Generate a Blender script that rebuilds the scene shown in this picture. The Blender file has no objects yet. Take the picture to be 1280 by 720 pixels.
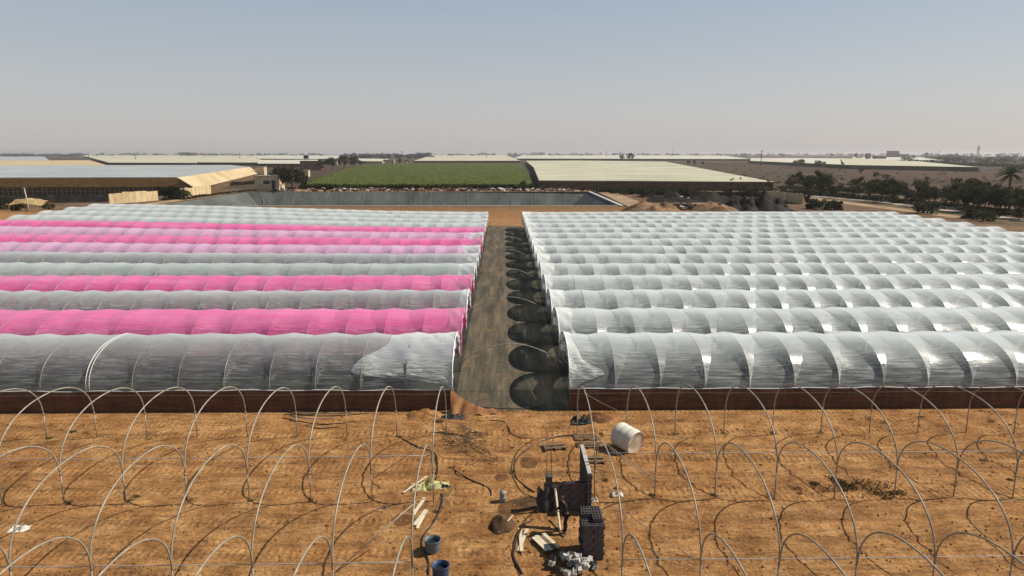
import bpy, math, random
from mathutils import Vector, Matrix, noise
import numpy as np
R = math.radians
S = bpy.context.scene
COL = S.collection
rnd = random.Random(7)

# ------------------------------------------------------------------ camera, sky, sun, exposure
F, PITCH, YAW, H = 853.0, 11.14, 0.8, 16.5
cd = bpy.data.cameras.new('camera'); cam = bpy.data.objects.new('camera', cd); COL.objects.link(cam)
cd.sensor_width = 36; cd.lens = F/1280*36; cd.clip_start = 0.5; cd.clip_end = 20000
cam.location = (0, 0, H); cam.rotation_euler = (R(90-PITCH), 0, R(-YAW))
S.camera = cam
S.view_settings.view_transform = 'Standard'; S.view_settings.look = 'None'
S.view_settings.gamma = 1.0; S.view_settings.exposure = 0.27
SUN_DIR = Vector((1.0, 0.17, 1.02)).normalized()
SUN_EL = math.asin(SUN_DIR.z); SUN_AZ = math.atan2(SUN_DIR.x, SUN_DIR.y)     # clockwise from +y
W = bpy.data.worlds.new('World'); S.world = W; W.use_nodes = True
nt = W.node_tree; bg = nt.nodes['Background']
sky = nt.nodes.new('ShaderNodeTexSky'); sky.sky_type = 'NISHITA'; sky.sun_disc = False
sky.sun_elevation = SUN_EL; sky.sun_rotation = SUN_AZ
sky.altitude = 0; sky.air_density = 1.0; sky.dust_density = 1.6; sky.ozone_density = 1.5
# dusty air: the clear sky, softened towards an even grey that thickens to the horizon; zenith darkened to cut the fill light
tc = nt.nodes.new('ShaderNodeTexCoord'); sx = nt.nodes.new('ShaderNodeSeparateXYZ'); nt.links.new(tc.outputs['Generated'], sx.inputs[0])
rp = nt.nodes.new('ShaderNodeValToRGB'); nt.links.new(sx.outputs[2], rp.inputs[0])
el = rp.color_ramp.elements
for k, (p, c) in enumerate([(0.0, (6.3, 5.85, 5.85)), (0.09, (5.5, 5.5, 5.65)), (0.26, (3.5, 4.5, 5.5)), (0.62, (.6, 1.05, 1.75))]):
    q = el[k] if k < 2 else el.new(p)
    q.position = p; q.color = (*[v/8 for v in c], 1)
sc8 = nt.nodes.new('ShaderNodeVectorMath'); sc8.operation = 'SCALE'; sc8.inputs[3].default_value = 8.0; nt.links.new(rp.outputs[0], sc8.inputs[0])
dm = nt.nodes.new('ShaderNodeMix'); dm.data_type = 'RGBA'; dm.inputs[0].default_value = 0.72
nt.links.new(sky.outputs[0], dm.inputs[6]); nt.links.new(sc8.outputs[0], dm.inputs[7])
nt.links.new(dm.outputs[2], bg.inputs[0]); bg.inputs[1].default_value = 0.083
sl = bpy.data.lights.new('sun', 'SUN'); sl.energy = 4.9; sl.angle = R(0.53); sl.color = (1.0, 0.93, 0.82)
sun = bpy.data.objects.new('sun', sl); COL.objects.link(sun)
sun.rotation_euler = SUN_DIR.to_track_quat('Z', 'Y').to_euler()
try:
    S.cycles.transparent_max_bounces = 24; S.cycles.max_bounces = 6; S.cycles.diffuse_bounces = 3
    S.cycles.volume_bounces = 0; S.cycles.use_denoising = True
except Exception: pass

CR = cam.rotation_euler.to_matrix()
def P(u, v, h=0.0):
    "world point at height h seen at photo pixel (u, v)"
    d = CR @ Vector(((u-640)/F, -(v-360)/F, -1.0))
    t = (h-H)/d.z
    return Vector((d.x*t, d.y*t, h))
def ppm(p):
    "photo pixels per metre at a world point"
    d = CR.transposed() @ (Vector(p)-Vector((0, 0, H)))
    return F/-d.z
def sm(a, b, x):
    t = min(1, max(0, (x-a)/(b-a))); return t*t*(3-2*t)
def ORD(n):
    w = ['', 'first', 'second', 'third', 'fourth', 'fifth', 'sixth', 'seventh', 'eighth', 'ninth', 'tenth', 'eleventh', 'twelfth', 'thirteenth',
         'fourteenth', 'fifteenth', 'sixteenth', 'seventeenth', 'eighteenth', 'nineteenth', 'twentieth']
    if n <= 20: return w[n]
    t = {2: 'twenty', 3: 'thirty', 4: 'forty', 5: 'fifty', 6: 'sixty', 7: 'seventy'}[n//10]
    return t+'-'+w[n % 10] if n % 10 else t.replace('y', 'ieth')

# ------------------------------------------------------------------ node material helpers
def N(t, typ, **k):
    n = t.nodes.new(typ)
    for a, b in k.items(): setattr(n, a, b)
    return n
def newmat(name):
    m = bpy.data.materials.new(name); m.use_nodes = True
    t = m.node_tree; return m, t, t.nodes['Principled BSDF'], t.links.new
def pos(t, stretch=(1, 1, 1), obj=False):
    if obj: o = N(t, 'ShaderNodeTexCoord').outputs['Object']
    else: o = N(t, 'ShaderNodeNewGeometry').outputs['Position']
    mp = N(t, 'ShaderNodeVectorMath', operation='MULTIPLY'); t.links.new(o, mp.inputs[0]); mp.inputs[1].default_value = stretch
    return mp.outputs[0]
def nz(t, vec, scale, detail=4, rough=0.6):
    n = N(t, 'ShaderNodeTexNoise'); n.inputs['Scale'].default_value = scale; n.inputs['Detail'].default_value = detail
    n.inputs['Roughness'].default_value = rough; t.links.new(vec, n.inputs['Vector']); return n.outputs['Fac']
def ramp(t, fac, stops):
    r = N(t, 'ShaderNodeValToRGB'); t.links.new(fac, r.inputs[0]); e = r.color_ramp.elements
    while len(e) > 2: e.remove(e[0])
    while len(e) < len(stops): e.new(0.5)
    for q, (p, c) in zip(e, stops):
        q.position = p; q.color = (*c, 1) if not isinstance(c, float) else (c, c, c, 1)
    return r.outputs[0]
def mix(t, fac, a, b, mode='MIX'):
    m = N(t, 'ShaderNodeMix', data_type='RGBA', blend_type=mode)
    for s, x in ((m.inputs[0], fac), (m.inputs[6], a), (m.inputs[7], b)):
        if hasattr(x, 'links') or hasattr(x, 'is_linked'): t.links.new(x, s)
        elif isinstance(x, (int, float)): s.default_value = x
        else: s.default_value = (*x, 1)
    return m.outputs[2]
def mth(t, op, a, b=0.0, c=None):
    m = N(t, 'ShaderNodeMath', operation=op)
    for s, x in zip(m.inputs, (a, b, c)):
        if x is None: continue
        if isinstance(x, (int, float)): s.default_value = x
        else: t.links.new(x, s)
    return m.outputs[0]
def bump(t, b, h, strength, dist):
    n = N(t, 'ShaderNodeBump'); n.inputs['Strength'].default_value = strength; n.inputs['Distance'].default_value = dist
    t.links.new(h, n.inputs['Height']); t.links.new(n.outputs[0], b.inputs['Normal'])
def pm(name, c1, c2, scale=1.0, rough=0.85, bs=0.3, bd=0.02, stretch=(1, 1, 1), obj=True, metal=0.0, spec=0.5, lo=0.35, hi=0.65):
    "plain procedural material: two tones mixed by noise, bump from a finer noise, dirt speckle"
    m, t, b, L = newmat(name)
    v = pos(t, stretch, obj); n1 = nz(t, v, scale, 5)
    c = ramp(t, n1, [(lo, c1), (hi, c2)])
    n2 = nz(t, v, scale*6.3, 3)
    c = mix(t, 0.35, c, ramp(t, n2, [(0.3, 0.55), (0.7, 1.15)]), 'MULTIPLY')
    L(c, b.inputs['Base Color']); b.inputs['Roughness'].default_value = rough; b.inputs['Metallic'].default_value = metal
    b.inputs['Specular IOR Level'].default_value = spec
    if rough >= .79 and spec == .5: b.inputs['Specular IOR Level'].default_value = .12
    bump(t, b, n2, bs, bd)
    return m

# ------------------------------------------------------------------ mesh builder
class MB:
    def __init__(s): s.v = []; s.f = []; s.mi = []; s.sm = []
    def add(s, vs, fs, mi=0, smooth=False):
        o = len(s.v); s.v += [tuple(p) for p in vs]
        for f in fs: s.f.append(tuple(i+o for i in f)); s.mi.append(mi); s.sm.append(smooth)
    def box(s, c, d, rot=None, mi=0):
        c = Vector(c); x, y, z = d[0]/2, d[1]/2, d[2]/2
        vs = [Vector((a*x, b*y, e*z)) for a in (-1, 1) for b in (-1, 1) for e in (-1, 1)]
        if rot is not None:
            if not isinstance(rot, Matrix): rot = Matrix.Rotation(rot, 3, 'Z')
            vs = [rot @ p for p in vs]
        s.add([p+c for p in vs], [(0, 1, 3, 2), (4, 6, 7, 5), (0, 4, 5, 1), (2, 3, 7, 6), (0, 2, 6, 4), (1, 5, 7, 3)], mi); return s
    def tube(s, pts, r, n=6, cap=True, mi=0):
        pts = [Vector(p) for p in pts]; rr = r if isinstance(r, (list, tuple)) else [r]*len(pts)
        vs = []; fs = []; up = None
        for i, p in enumerate(pts):
            t = (pts[min(i+1, len(pts)-1)]-pts[max(i-1, 0)]).normalized()
            if up is None: up = t.orthogonal().normalized()
            up = (up-t*up.dot(t)).normalized(); w = t.cross(up)
            for k in range(n):
                a = 2*math.pi*k/n; vs.append(p+(up*math.cos(a)+w*math.sin(a))*rr[i])
        for i in range(len(pts)-1):
            for k in range(n):
                k2 = (k+1) % n; fs.append((i*n+k, i*n+k2, (i+1)*n+k2, (i+1)*n+k))
        if cap: fs += [tuple(range(n))[::-1], tuple((len(pts)-1)*n+k for k in range(n))]
        s.add(vs, fs, mi, n > 4); return s
    def lathe(s, prof, n=20, c=(0, 0, 0), mi=0, rot=None):
        vs = []; fs = []
        for r, z in prof:
            for k in range(n):
                a = 2*math.pi*k/n; p = Vector((r*math.cos(a), r*math.sin(a), z))
                if rot is not None: p = rot @ p
                vs.append(p+Vector(c))
        for i in range(len(prof)-1):
            for k in range(n):
                k2 = (k+1) % n; fs.append((i*n+k, i*n+k2, (i+1)*n+k2, (i+1)*n+k))
        s.add(vs, fs, mi, True); return s
    def grid(s, fn, nu, nv, mi=0, smooth=True):
        vs = [fn(i/nu, j/nv) for j in range(nv+1) for i in range(nu+1)]
        fs = [(j*(nu+1)+i, j*(nu+1)+i+1, (j+1)*(nu+1)+i+1, (j+1)*(nu+1)+i) for j in range(nv) for i in range(nu)]
        s.add(vs, fs, mi, smooth); return s
    def mesh(s, name, mats):
        m = bpy.data.meshes.new(name); m.from_pydata(s.v, [], s.f)
        for a in (mats if isinstance(mats, (list, tuple)) else [mats]): m.materials.append(a)
        m.polygons.foreach_set('material_index', s.mi); m.polygons.foreach_set('use_smooth', s.sm); m.update()
        return m
    def build(s, name, mats, parent=None, loc=None, rz=0.0): return obj(name, s.mesh(name, mats), parent, loc, rz)
def obj(name, me, parent=None, loc=None, rz=0.0, sc=None):
    o = bpy.data.objects.new(name, me); COL.objects.link(o); o.parent = parent
    if loc is not None: o.location = loc
    if rz: o.rotation_euler = (0, 0, rz)
    if sc is not None: o.scale = sc if hasattr(sc, '__len__') else (sc,)*3
    return o
def tag(o, label=None, cat=None, group=None, kind=None):
    if label: o['label'] = label
    if cat: o['category'] = cat
    if group: o['group'] = group
    if kind: o['kind'] = kind
    return o
def thing(name, label, cat, loc=(0, 0, 0), rz=0.0, group=None, sc=None):
    return tag(obj(name, None, None, loc, rz, sc), label, cat, group)

# ------------------------------------------------------------------ terrain
TL, TR = -89.0, 86.8                 # outer ends of the tunnels
AL, AR = -3.25, 4.4                  # aisle edges
SP = 2.95; WID = 8.0; Y0 = 42.45; NT = 14
BX0, BX1, BY0, BY1 = -112.0, 37.4, 221.0, 302.0
def hills(x, y):
    r = 1.9*sm(0, -95, x)*sm(55, 150, y)*(1-sm(168, 212, y))
    return r
def gz(x, y):
    z = hills(x, y)
    if 14 < y < 41.5 and abs(x) < 60:
        e = min(1, (y-14)/3, (41.5-y)/1.2)
        z += e*(0.12*noise.noise((x*0.35, y*0.5, 1))+0.06*noise.noise((x*1.0, y*1.6, 5))+0.035*noise.noise((x*2.2, y*4.2, 9)))
        for yy, dep in ((33.1, .06), (34.9, .06), (28.7, .05), (26.9, .05), (25.0, .04)):      # wheel ruts running along the rows
            w = yy+0.35*math.sin(x*0.11+yy)
            z -= e*dep*math.exp(-((y-w)/0.16)**2); z += e*dep*.6*math.exp(-((y-w-.32)/0.14)**2)
        z += 0.16*math.exp(-((y-40.3)/0.7)**2)*e*(0.6+noise.noise((x*.6, 2, 3)))
    return z

def sand_nodes():
    m, t, b, L = newmat('sandy_earth')
    v = pos(t); vs = pos(t, (0.16, 1.5, 1)); vf = pos(t, (0.5, 2.2, 1))
    big = nz(t, v, 0.09, 5); mid = nz(t, v, 0.7, 6, .65); st = nz(t, vs, 0.8, 6, .7); st2 = nz(t, vf, 2.2, 5, .7); fine = nz(t, v, 7.0, 6, .7)
    c = ramp(t, mid, [(0.28, (.19, .085, .028)), (0.48, (.34, .170, .060)), (0.72, (.49, .275, .112))])
    c = mix(t, 0.75, c, ramp(t, st, [(0.32, 0.45), (0.45, .88), (0.7, 1.25)]), 'MULTIPLY')
    c = mix(t, 0.7, c, ramp(t, st2, [(0.34, 0.34), (0.45, .95), (0.7, 1.2)]), 'MULTIPLY')
    c = mix(t, 0.72, c, ramp(t, fine, [(0.34, 0.32), (0.46, .92), (0.68, 1.35)]), 'MULTIPLY')
    blot = nz(t, pos(t, (.55, 1.1, 1)), 1.1, 7, .72)
    c = mix(t, ramp(t, blot, [(.56, 0.0), (.68, .75)]), c, (.13, .062, .026))
    c = mix(t, ramp(t, nz(t, pos(t, (.3, .8, 1)), 2.3, 6, .75), [(.60, 0.0), (.70, .55)]), c, (.62, .42, .23))
    c = mix(t, 0.6, c, ramp(t, big, [(0.35, (.82, .74, .7)), (0.65, (1.08, 1.1, 1.12))]), 'MULTIPLY')
    sp = N(t, 'ShaderNodeSeparateXYZ'); L(pos(t), sp.inputs[0])
    # wheel tracks: darker pressed earth with a tread pattern, broken up along their length
    wob = mth(t, 'MULTIPLY', mth(t, 'SUBTRACT', nz(t, pos(t, (.09, .02, 1)), 1.0, 3), .5), 2.2)
    tr = mth(t, 'GREATER_THAN', mth(t, 'SINE', mth(t, 'MULTIPLY', sp.outputs[0], 17.0)), -.25)
    brk = ramp(t, nz(t, pos(t, (.22, .6, 1)), 1.0, 4), [(.42, .1), (.56, 1.0)])
    for cy, wd_, k_ in ((33.35, .20, .62), (34.9, .17, .5), (28.9, .20, .55), (27.0, .18, .5), (31.8, .10, .4), (25.1, .14, .45), (36.7, .10, .35), (30.0, .08, .35)):
        dd = mth(t, 'ABSOLUTE', mth(t, 'SUBTRACT', mth(t, 'ADD', sp.outputs[1], wob), cy))
        mk = mth(t, 'MULTIPLY', mth(t, 'LESS_THAN', dd, mth(t, 'ADD', wd_*.5, mth(t, 'MULTIPLY', fine, wd_))), mth(t, 'MULTIPLY', mth(t, 'MULTIPLY', brk, k_), mth(t, 'ADD', .45, mth(t, 'MULTIPLY', tr, .55))))
        c = mix(t, mk, c, (.17, .085, .034))
    # dull, browner soil in the distance
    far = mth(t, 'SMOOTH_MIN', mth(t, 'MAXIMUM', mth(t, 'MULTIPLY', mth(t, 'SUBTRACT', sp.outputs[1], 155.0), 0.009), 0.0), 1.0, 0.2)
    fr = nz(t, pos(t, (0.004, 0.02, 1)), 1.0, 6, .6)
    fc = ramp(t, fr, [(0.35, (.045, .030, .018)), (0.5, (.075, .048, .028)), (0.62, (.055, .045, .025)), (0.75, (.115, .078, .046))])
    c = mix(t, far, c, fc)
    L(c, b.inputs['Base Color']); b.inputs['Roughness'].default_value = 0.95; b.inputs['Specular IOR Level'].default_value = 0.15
    # tread pattern in the wheel tracks + lumps
    tread = mth(t, 'SINE', mth(t, 'MULTIPLY', sp.outputs[0], 19.0))
    band = ramp(t, nz(t, pos(t, (0.01, 1.1, 1)), 1.0, 2), [(0.5, 0.0), (0.56, 1.0)])
    hgt = mth(t, 'ADD', mth(t, 'MULTIPLY', mth(t, 'MULTIPLY', tread, band), 0.10), mth(t, 'ADD', mth(t, 'MULTIPLY', fine, 0.5), mth(t, 'MULTIPLY', st2, 0.8)))
    bump(t, b, hgt, 1.0, 0.15)
    return m
M = {}
M['sand'] = sand_nodes()
def axis(parts):
    out = []
    for a, b, st in parts:
        n = max(1, round((b-a)/st)); out += [a+(b-a)*i/n for i in range(n)]
    return out+[parts[-1][1]]
def build_ground():
    xs = axis([(-7900, -3000, 1500), (-3000, -400, 400), (-400, BX0, 60), (BX0, -36, 6), (-36, BX1, .22), (BX1, 100, 6), (100, 400, 60), (400, 3000, 400), (3000, 7900, 1500)])
    ys = axis([(-2000, -200, 900), (-200, 0, 60), (0, 18, 3), (18, 42, .13), (42, BY0, 5), (BY0, BY1, 9), (BY1, 600, 40), (600, 3000, 300), (3000, 10400, 1600)])
    nx = len(xs); vs = [(x, y, gz(x, y)) for y in ys for x in xs]; fs = []
    for j in range(len(ys)-1):
        for i in range(nx-1):
            if BX0-.1 < xs[i] < BX1-.1 and BY0-.1 < ys[j] < BY1-.1: continue
            fs.append((j*nx+i, j*nx+i+1, (j+1)*nx+i+1, (j+1)*nx+i))
    b = MB(); b.add(vs, fs, 0, True)
    tag(b.build('ground', M['sand']), kind='structure')
build_ground()

# ------------------------------------------------------------------ tunnel materials
def film(name, tint, thin, refl_rough=0.3, trans_tint=None, wr=1.0, translucent=0.45, gl_=0.5):
    "polythene: part clear, part scattering, glossy; a slanting look through it meets more film"
    m = bpy.data.materials.new(name); m.use_nodes = True; t = m.node_tree; t.nodes.clear(); L = t.links.new
    out = N(t, 'ShaderNodeOutputMaterial')
    g = N(t, 'ShaderNodeNewGeometry')
    vL = pos(t, (0.42, 8.5, 8.5)); vM = pos(t, (0.5, 2.4, 2.4)); vb = pos(t, (1, 1, 1))
    w1 = nz(t, vL, 1.0, 4, .62); w2 = nz(t, vM, 1.0, 3, .6); dirt = nz(t, vb, 0.33, 6, .65)
    # tension wrinkles run along the tunnel and are strongest low on the sheet
    zz = N(t, 'ShaderNodeSeparateXYZ'); L(g.outputs['Position'], zz.inputs[0])
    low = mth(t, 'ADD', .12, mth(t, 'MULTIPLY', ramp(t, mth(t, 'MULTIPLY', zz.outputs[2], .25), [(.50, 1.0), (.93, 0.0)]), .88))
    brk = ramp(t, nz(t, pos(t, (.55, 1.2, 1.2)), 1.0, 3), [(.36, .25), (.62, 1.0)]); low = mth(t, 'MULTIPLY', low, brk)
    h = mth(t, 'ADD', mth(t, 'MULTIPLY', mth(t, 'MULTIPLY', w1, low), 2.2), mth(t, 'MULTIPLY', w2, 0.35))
    b = N(t, 'ShaderNodeBump'); b.inputs['Strength'].default_value = 1.0; b.inputs['Distance'].default_value = 0.026*wr; L(h, b.inputs['Height'])
    dot = N(t, 'ShaderNodeVectorMath', operation='DOT_PRODUCT'); L(b.outputs[0], dot.inputs[0]); L(g.outputs['Incoming'], dot.inputs[1])
    cs = mth(t, 'MAXIMUM', mth(t, 'ABSOLUTE', dot.outputs['Value']), 0.16)
    thick = mth(t, 'ADD', mth(t, 'ADD', .85, mth(t, 'MULTIPLY', dirt, .5)), mth(t, 'MULTIPLY', mth(t, 'MULTIPLY', ramp(t, w1, [(.46, 0.0), (.58, 1.0)]), low), 2.3))
    opac = mth(t, 'SUBTRACT', 1.0, mth(t, 'POWER', 1-thin, mth(t, 'DIVIDE', thick, mth(t, 'POWER', cs, 1.5))))
    bleach = nz(t, pos(t, (.05, .5, .5)), 1.0, 5, .7); tint = mix(t, ramp(t, bleach, [(.40, 0.0), (.70, .38)]), tint, tuple(min(1, .45*c_+.52) for c_ in tint))
    colr = mix(t, 0.45, tint, ramp(t, dirt, [(0.3, (.72, .72, .70)), (0.62, (1.05, 1.05, 1.05))]), 'MULTIPLY')
    colr = mix(t, mth(t, 'MULTIPLY', low, .5), colr, ramp(t, w1, [(0.36, 0.5), (0.5, 1.0), (0.62, 1.15)]), 'MULTIPLY')  # wrinkle shading painted into the colour: troughs darker, crests lighter
    d = N(t, 'ShaderNodeBsdfDiffuse'); L(colr, d.inputs[0]); L(b.outputs[0], d.inputs['Normal'])
    tl = N(t, 'ShaderNodeBsdfTranslucent'); L(colr, tl.inputs[0]); L(b.outputs[0], tl.inputs['Normal'])
    m1 = N(t, 'ShaderNodeMixShader'); m1.inputs[0].default_value = translucent; L(d.outputs[0], m1.inputs[1]); L(tl.outputs[0], m1.inputs[2])
    tr = N(t, 'ShaderNodeBsdfTransparent'); tr.inputs[0].default_value = (*(trans_tint or (0.84, 0.91, 0.90)), 1)
    m2 = N(t, 'ShaderNodeMixShader'); L(opac, m2.inputs[0]); L(tr.outputs[0], m2.inputs[1]); L(m1.outputs[0], m2.inputs[2])
    gl = N(t, 'ShaderNodeBsdfGlossy'); gl.inputs['Roughness'].default_value = refl_rough; L(b.outputs[0], gl.inputs['Normal'])
    fr = N(t, 'ShaderNodeFresnel'); fr.inputs[0].default_value = 1.5; L(b.outputs[0], fr.inputs['Normal'])
    m3 = N(t, 'ShaderNodeMixShader'); L(mth(t, 'MULTIPLY', fr.outputs[0], gl_), m3.inputs[0]); L(m2.outputs[0], m3.inputs[1]); L(gl.outputs[0], m3.inputs[2])
    L(m3.outputs[0], out.inputs[0])
    return m
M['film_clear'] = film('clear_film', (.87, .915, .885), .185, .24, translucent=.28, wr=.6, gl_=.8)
M['film_dimlit'] = film('dimlit_film', (.67, .70, .69), .125, translucent=.33, wr=1.0)  # left sheets scatter less sun toward the camera; painted in as greyer film
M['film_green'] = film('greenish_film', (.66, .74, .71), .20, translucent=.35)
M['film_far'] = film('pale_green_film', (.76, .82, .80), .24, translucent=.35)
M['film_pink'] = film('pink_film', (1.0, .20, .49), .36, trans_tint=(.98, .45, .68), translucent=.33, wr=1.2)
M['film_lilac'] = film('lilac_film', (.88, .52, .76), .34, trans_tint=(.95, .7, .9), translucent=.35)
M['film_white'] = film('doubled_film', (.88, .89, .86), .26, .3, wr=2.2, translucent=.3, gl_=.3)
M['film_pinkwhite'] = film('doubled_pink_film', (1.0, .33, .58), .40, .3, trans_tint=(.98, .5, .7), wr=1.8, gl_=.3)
M['hem'] = pm('white_hem', (.62, .63, .6), (.78, .79, .76), 1.5, .6)
M['steel'] = pm('galvanised_pipe', (.20, .18, .15), (.34, .31, .26), 2.0, .45, .1, .004, metal=.25)
M['steel_cream'] = pm('pale_pipe', (.22, .195, .15), (.38, .34, .26), 2.0, .45, .1, .004)
M['wire'] = pm('wire', (.26, .26, .25), (.4, .4, .38), 2.0, .5)
M['dark_pipe'] = pm('black_pipe', (.022, .02, .02), (.05, .045, .04), 2.0, .5)
def skirt_mat():
    m, t, b, L = newmat('brown_net')
    v = pos(t, (1, 1, 1)); s = nz(t, pos(t, (.5, .5, 5)), 1.0, 5); f = nz(t, pos(t, (2.5, 2.5, .6)), 1.0, 4)
    c = ramp(t, s, [(0.3, (.070, .031, .017)), (0.7, (.150, .070, .036))])
    c = mix(t, .5, c, ramp(t, f, [(0.35, .6), (.6, 1.2)]), 'MULTIPLY')
    z = N(t, 'ShaderNodeSeparateXYZ'); L(pos(t), z.inputs[0])
    L(c, b.inputs['Base Color']); b.inputs['Roughness'].default_value = .9; bump(t, b, f, .5, .05)
    return m
M['skirt'] = skirt_mat()
def mat_weed():
    m, t, b, L = newmat('weed_mat')
    v = pos(t); a = nz(t, pos(t, (1.1, .10, 1)), 1.0, 6, .65); q = nz(t, pos(t, (.5, .5, 1)), 1.0, 6, .7); f = nz(t, pos(t, (3, 3, 1)), 1.4, 6, .75)
    c = ramp(t, a, [(0.34, (.048, .045, .034)), (0.5, (.095, .08, .056)), (0.64, (.16, .13, .088))])
    c = mix(t, ramp(t, q, [(.52, 0.0), (.68, .5)]), c, (.21, .125, .06))
    c = mix(t, .6, c, ramp(t, f, [(0.34, .38), (.5, .95), (.66, 1.6)]), 'MULTIPLY')
    L(c, b.inputs['Base Color']); b.inputs['Roughness'].default_value = .85; b.inputs['Specular IOR Level'].default_value = .12; bump(t, b, f, .6, .06)
    return m
M['weed'] = mat_weed()

# ------------------------------------------------------------------ tunnels
def prof(s):
    a = math.pi*s; c, q = math.cos(a), math.sin(a)
    return (-4.0*math.copysign(abs(c)**.88, c), 1.42+2.5*abs(q)**.90)
def film_pt(s, u, amp, skew, base_dip=0.0):
    "point of the sheet between two hoops; two ropes crossing over the crest pull it down"
    y, z = prof(s)
    q = min(s, 1-s); a = min(.47, max(.035, q*(1+skew)*1.02)); bb = 1-min(.47, max(.035, q*(1-skew*.7)))
    f = u/a if u < a else ((1-u)/(1-bb) if u > bb else 1.0+.25*math.sin(math.pi*(u-a)/(bb-a)))
    d = .31*math.sin(math.pi*s)**.75*(.11+.89*abs(math.cos(math.pi*s))**.9)*f*amp
    ny, nzz = y/16.0, (z-1.42)/6.2; l = math.hypot(ny, nzz) or 1
    return y-ny/l*d, z-nzz/l*d
def creases(s, skew):
    q = min(s, 1-s)
    return min(.47, max(.035, q*(1+skew)*1.02)), 1-min(.47, max(.035, q*(1-skew*.7)))
RIB = MB().tube([(0, -3.97, -0.1), (0, -3.97, 1.42)]+[(0, prof(s/22)[0], prof(s/22)[1]-.026) for s in range(1, 22)]+[(0, 3.97, 1.42), (0, 3.97, -.1)], .030, 5).mesh('hoop', M['steel_cream'])
ARCHSTRIP = {}
def tunnel(idx, left, fkey, label):
    yc = Y0+4+WID*idx
    x0, x1 = (TL, AL) if left else (AR, TR)
    if left and idx == 0: x1 = -3.35
    nb = round((x1-x0)/SP); sp = (x1-x0)/nb
    r = random.Random(idx*7+(1 if left else 2)*101)
    T = thing('polytunnel', label, 'polytunnel', ((AL if left else AR), yc, 0), group='film covered polytunnels left of the path' if left else 'film covered polytunnels right of the path')
    ox = T.location.x
    NS = 40 if idx < 3 else 26
    tight = r.uniform(.75, 1.15); amps = [tight*r.uniform(.4, 1.45) for _ in range(nb)]; sk = [r.uniform(-.26, .26) for _ in range(nb)]
    b = MB()
    for bi in range(nb):
        for isl, nseg in ((0, 2), (1, 4), (2, 2)):
            vs = []
            for k in range(nseg+1):
                for j in range(NS+1):
                    s = j/NS; ca, cb = creases(s, sk[bi])
                    lo, hi = ((0, ca), (ca, cb), (cb, 1))[isl]; u = lo+(hi-lo)*k/nseg
                    X = x0+(bi+u)*sp
                    y, z = film_pt(s, u, amps[bi], sk[bi])
                    if j in (0, NS): z += .03*math.sin(X*1.7)+.02*math.sin(X*.63)
                    vs.append((X-ox, y, z+hills(X, yc+y)+.05*math.sin(math.pi*s)*noise.noise((X*.12, idx*3.1, 2 if left else 8))))
            fs = [(k*(NS+1)+j, (k+1)*(NS+1)+j, (k+1)*(NS+1)+j+1, k*(NS+1)+j+1) for k in range(nseg) for j in range(NS)]
            b.add(vs, fs, 0, True)
    b.build('film', M[fkey], T)
    # hoops, each a part
    for k in range(nb+1):
        X = x0+k*sp
        obj('hoop', RIB, T, (X-ox, 0, hills(X, yc)))
    # rolled lower edge of the sheet, front and back
    for sgn in ((-1, 1) if idx == 0 else (1,)):
        b = MB(); n = nb*3
        b.tube([(x0+(x1-x0)*i/n-ox, sgn*4.01, 1.40+.035*math.sin(i*1.3)+.02*math.sin(i*.37)+hills(x0+(x1-x0)*i/n, yc)) for i in range(n+1)], .035, 5)
        b.build('sheet_edge', M['hem'], T)
    if left and idx in (0, 2):       # a joint in the sheet, clipped with pale strips
        kx = x1-8*sp if idx == 0 else x1-sp*15
        for q in (0, .22):
            b = MB(); b.tube([(kx+q-ox, prof(j/30)[0]*1.006, prof(j/30)[1]+.03+hills(kx, yc)) for j in range(0, 19)], .022, 5); b.build('joint_strip', M['hem'], T)
    # doubled over sheet at the path end
    end = x1 if left else x0; sg = -1 if left else 1
    if left and idx == 0: wf = lambda s: (0.15+6.5*sm(0.02, .13, s) if s < .13 else 6.65-2.2*sm(.13, .45, s))
    elif not left and idx == 0: wf = lambda s: (0.3+1.75*sm(0, .11, s) if s < .11 else 2.05-1.45*sm(.11, .26, s)+.3*math.sin(s*9))
    else:
        wa, wb, ph = r.uniform(.7, 2.2), r.uniform(.3, 1.2), r.uniform(0, 6)
        wf = lambda s: wa+wb*math.sin(3*math.pi*s+ph)*.6+.25*math.sin(17*s+ph)
    key = {'film_pink': 'film_pinkwhite', 'film_lilac': 'film_white'}.get(fkey, 'film_white')
    nu, ns = 14, 36
    def fp(u, v):
        w = max(.12, wf(v)); X = end+sg*w*u
        bi = int((X-x0)/sp); bi = min(nb-1, max(0, bi)); uu = min(1, max(0, (X-x0-bi*sp)/sp))
        y, z = film_pt(v, uu, amps[bi], sk[bi])
        wr = .05+.03*math.sin(X*5+v*31)+.035*noise.noise((X*2.5, v*9, idx))
        k = 1+wr/4
        return (X-ox, y*k, (z+wr*.6)+hills(X, yc+y))
    b = MB(); b.grid(fp, nu, ns); b.build('folded_sheet_end', M[key], T)
    # gathered fringe hanging down over the end hoop
    def fr(u, v):
        y, z = prof(v); dr = (.30+.22*math.sin(v*21+idx)+.14*math.sin(v*47))*math.sin(math.pi*v)**.4+.05
        return (end-sg*(.05+.07*math.sin(v*60)*u)-ox, y*(1-.02*u), z-dr*u*1.5*(1-.4*math.sin(math.pi*v))+hills(end, yc))
    b = MB(); b.grid(fr, 3, 60); b.build('end_fringe', M[key], T)
    b = MB(); b.tube([(end-sg*.04-ox, prof(s/30)[0]*1.004, prof(s/30)[1]+.02+hills(end, yc)) for s in range(31)], .045, 6)
    b.build('end_roll', M['hem'] if fkey not in ('film_pink',) else M['film_pinkwhite'], T)
    return T
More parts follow.
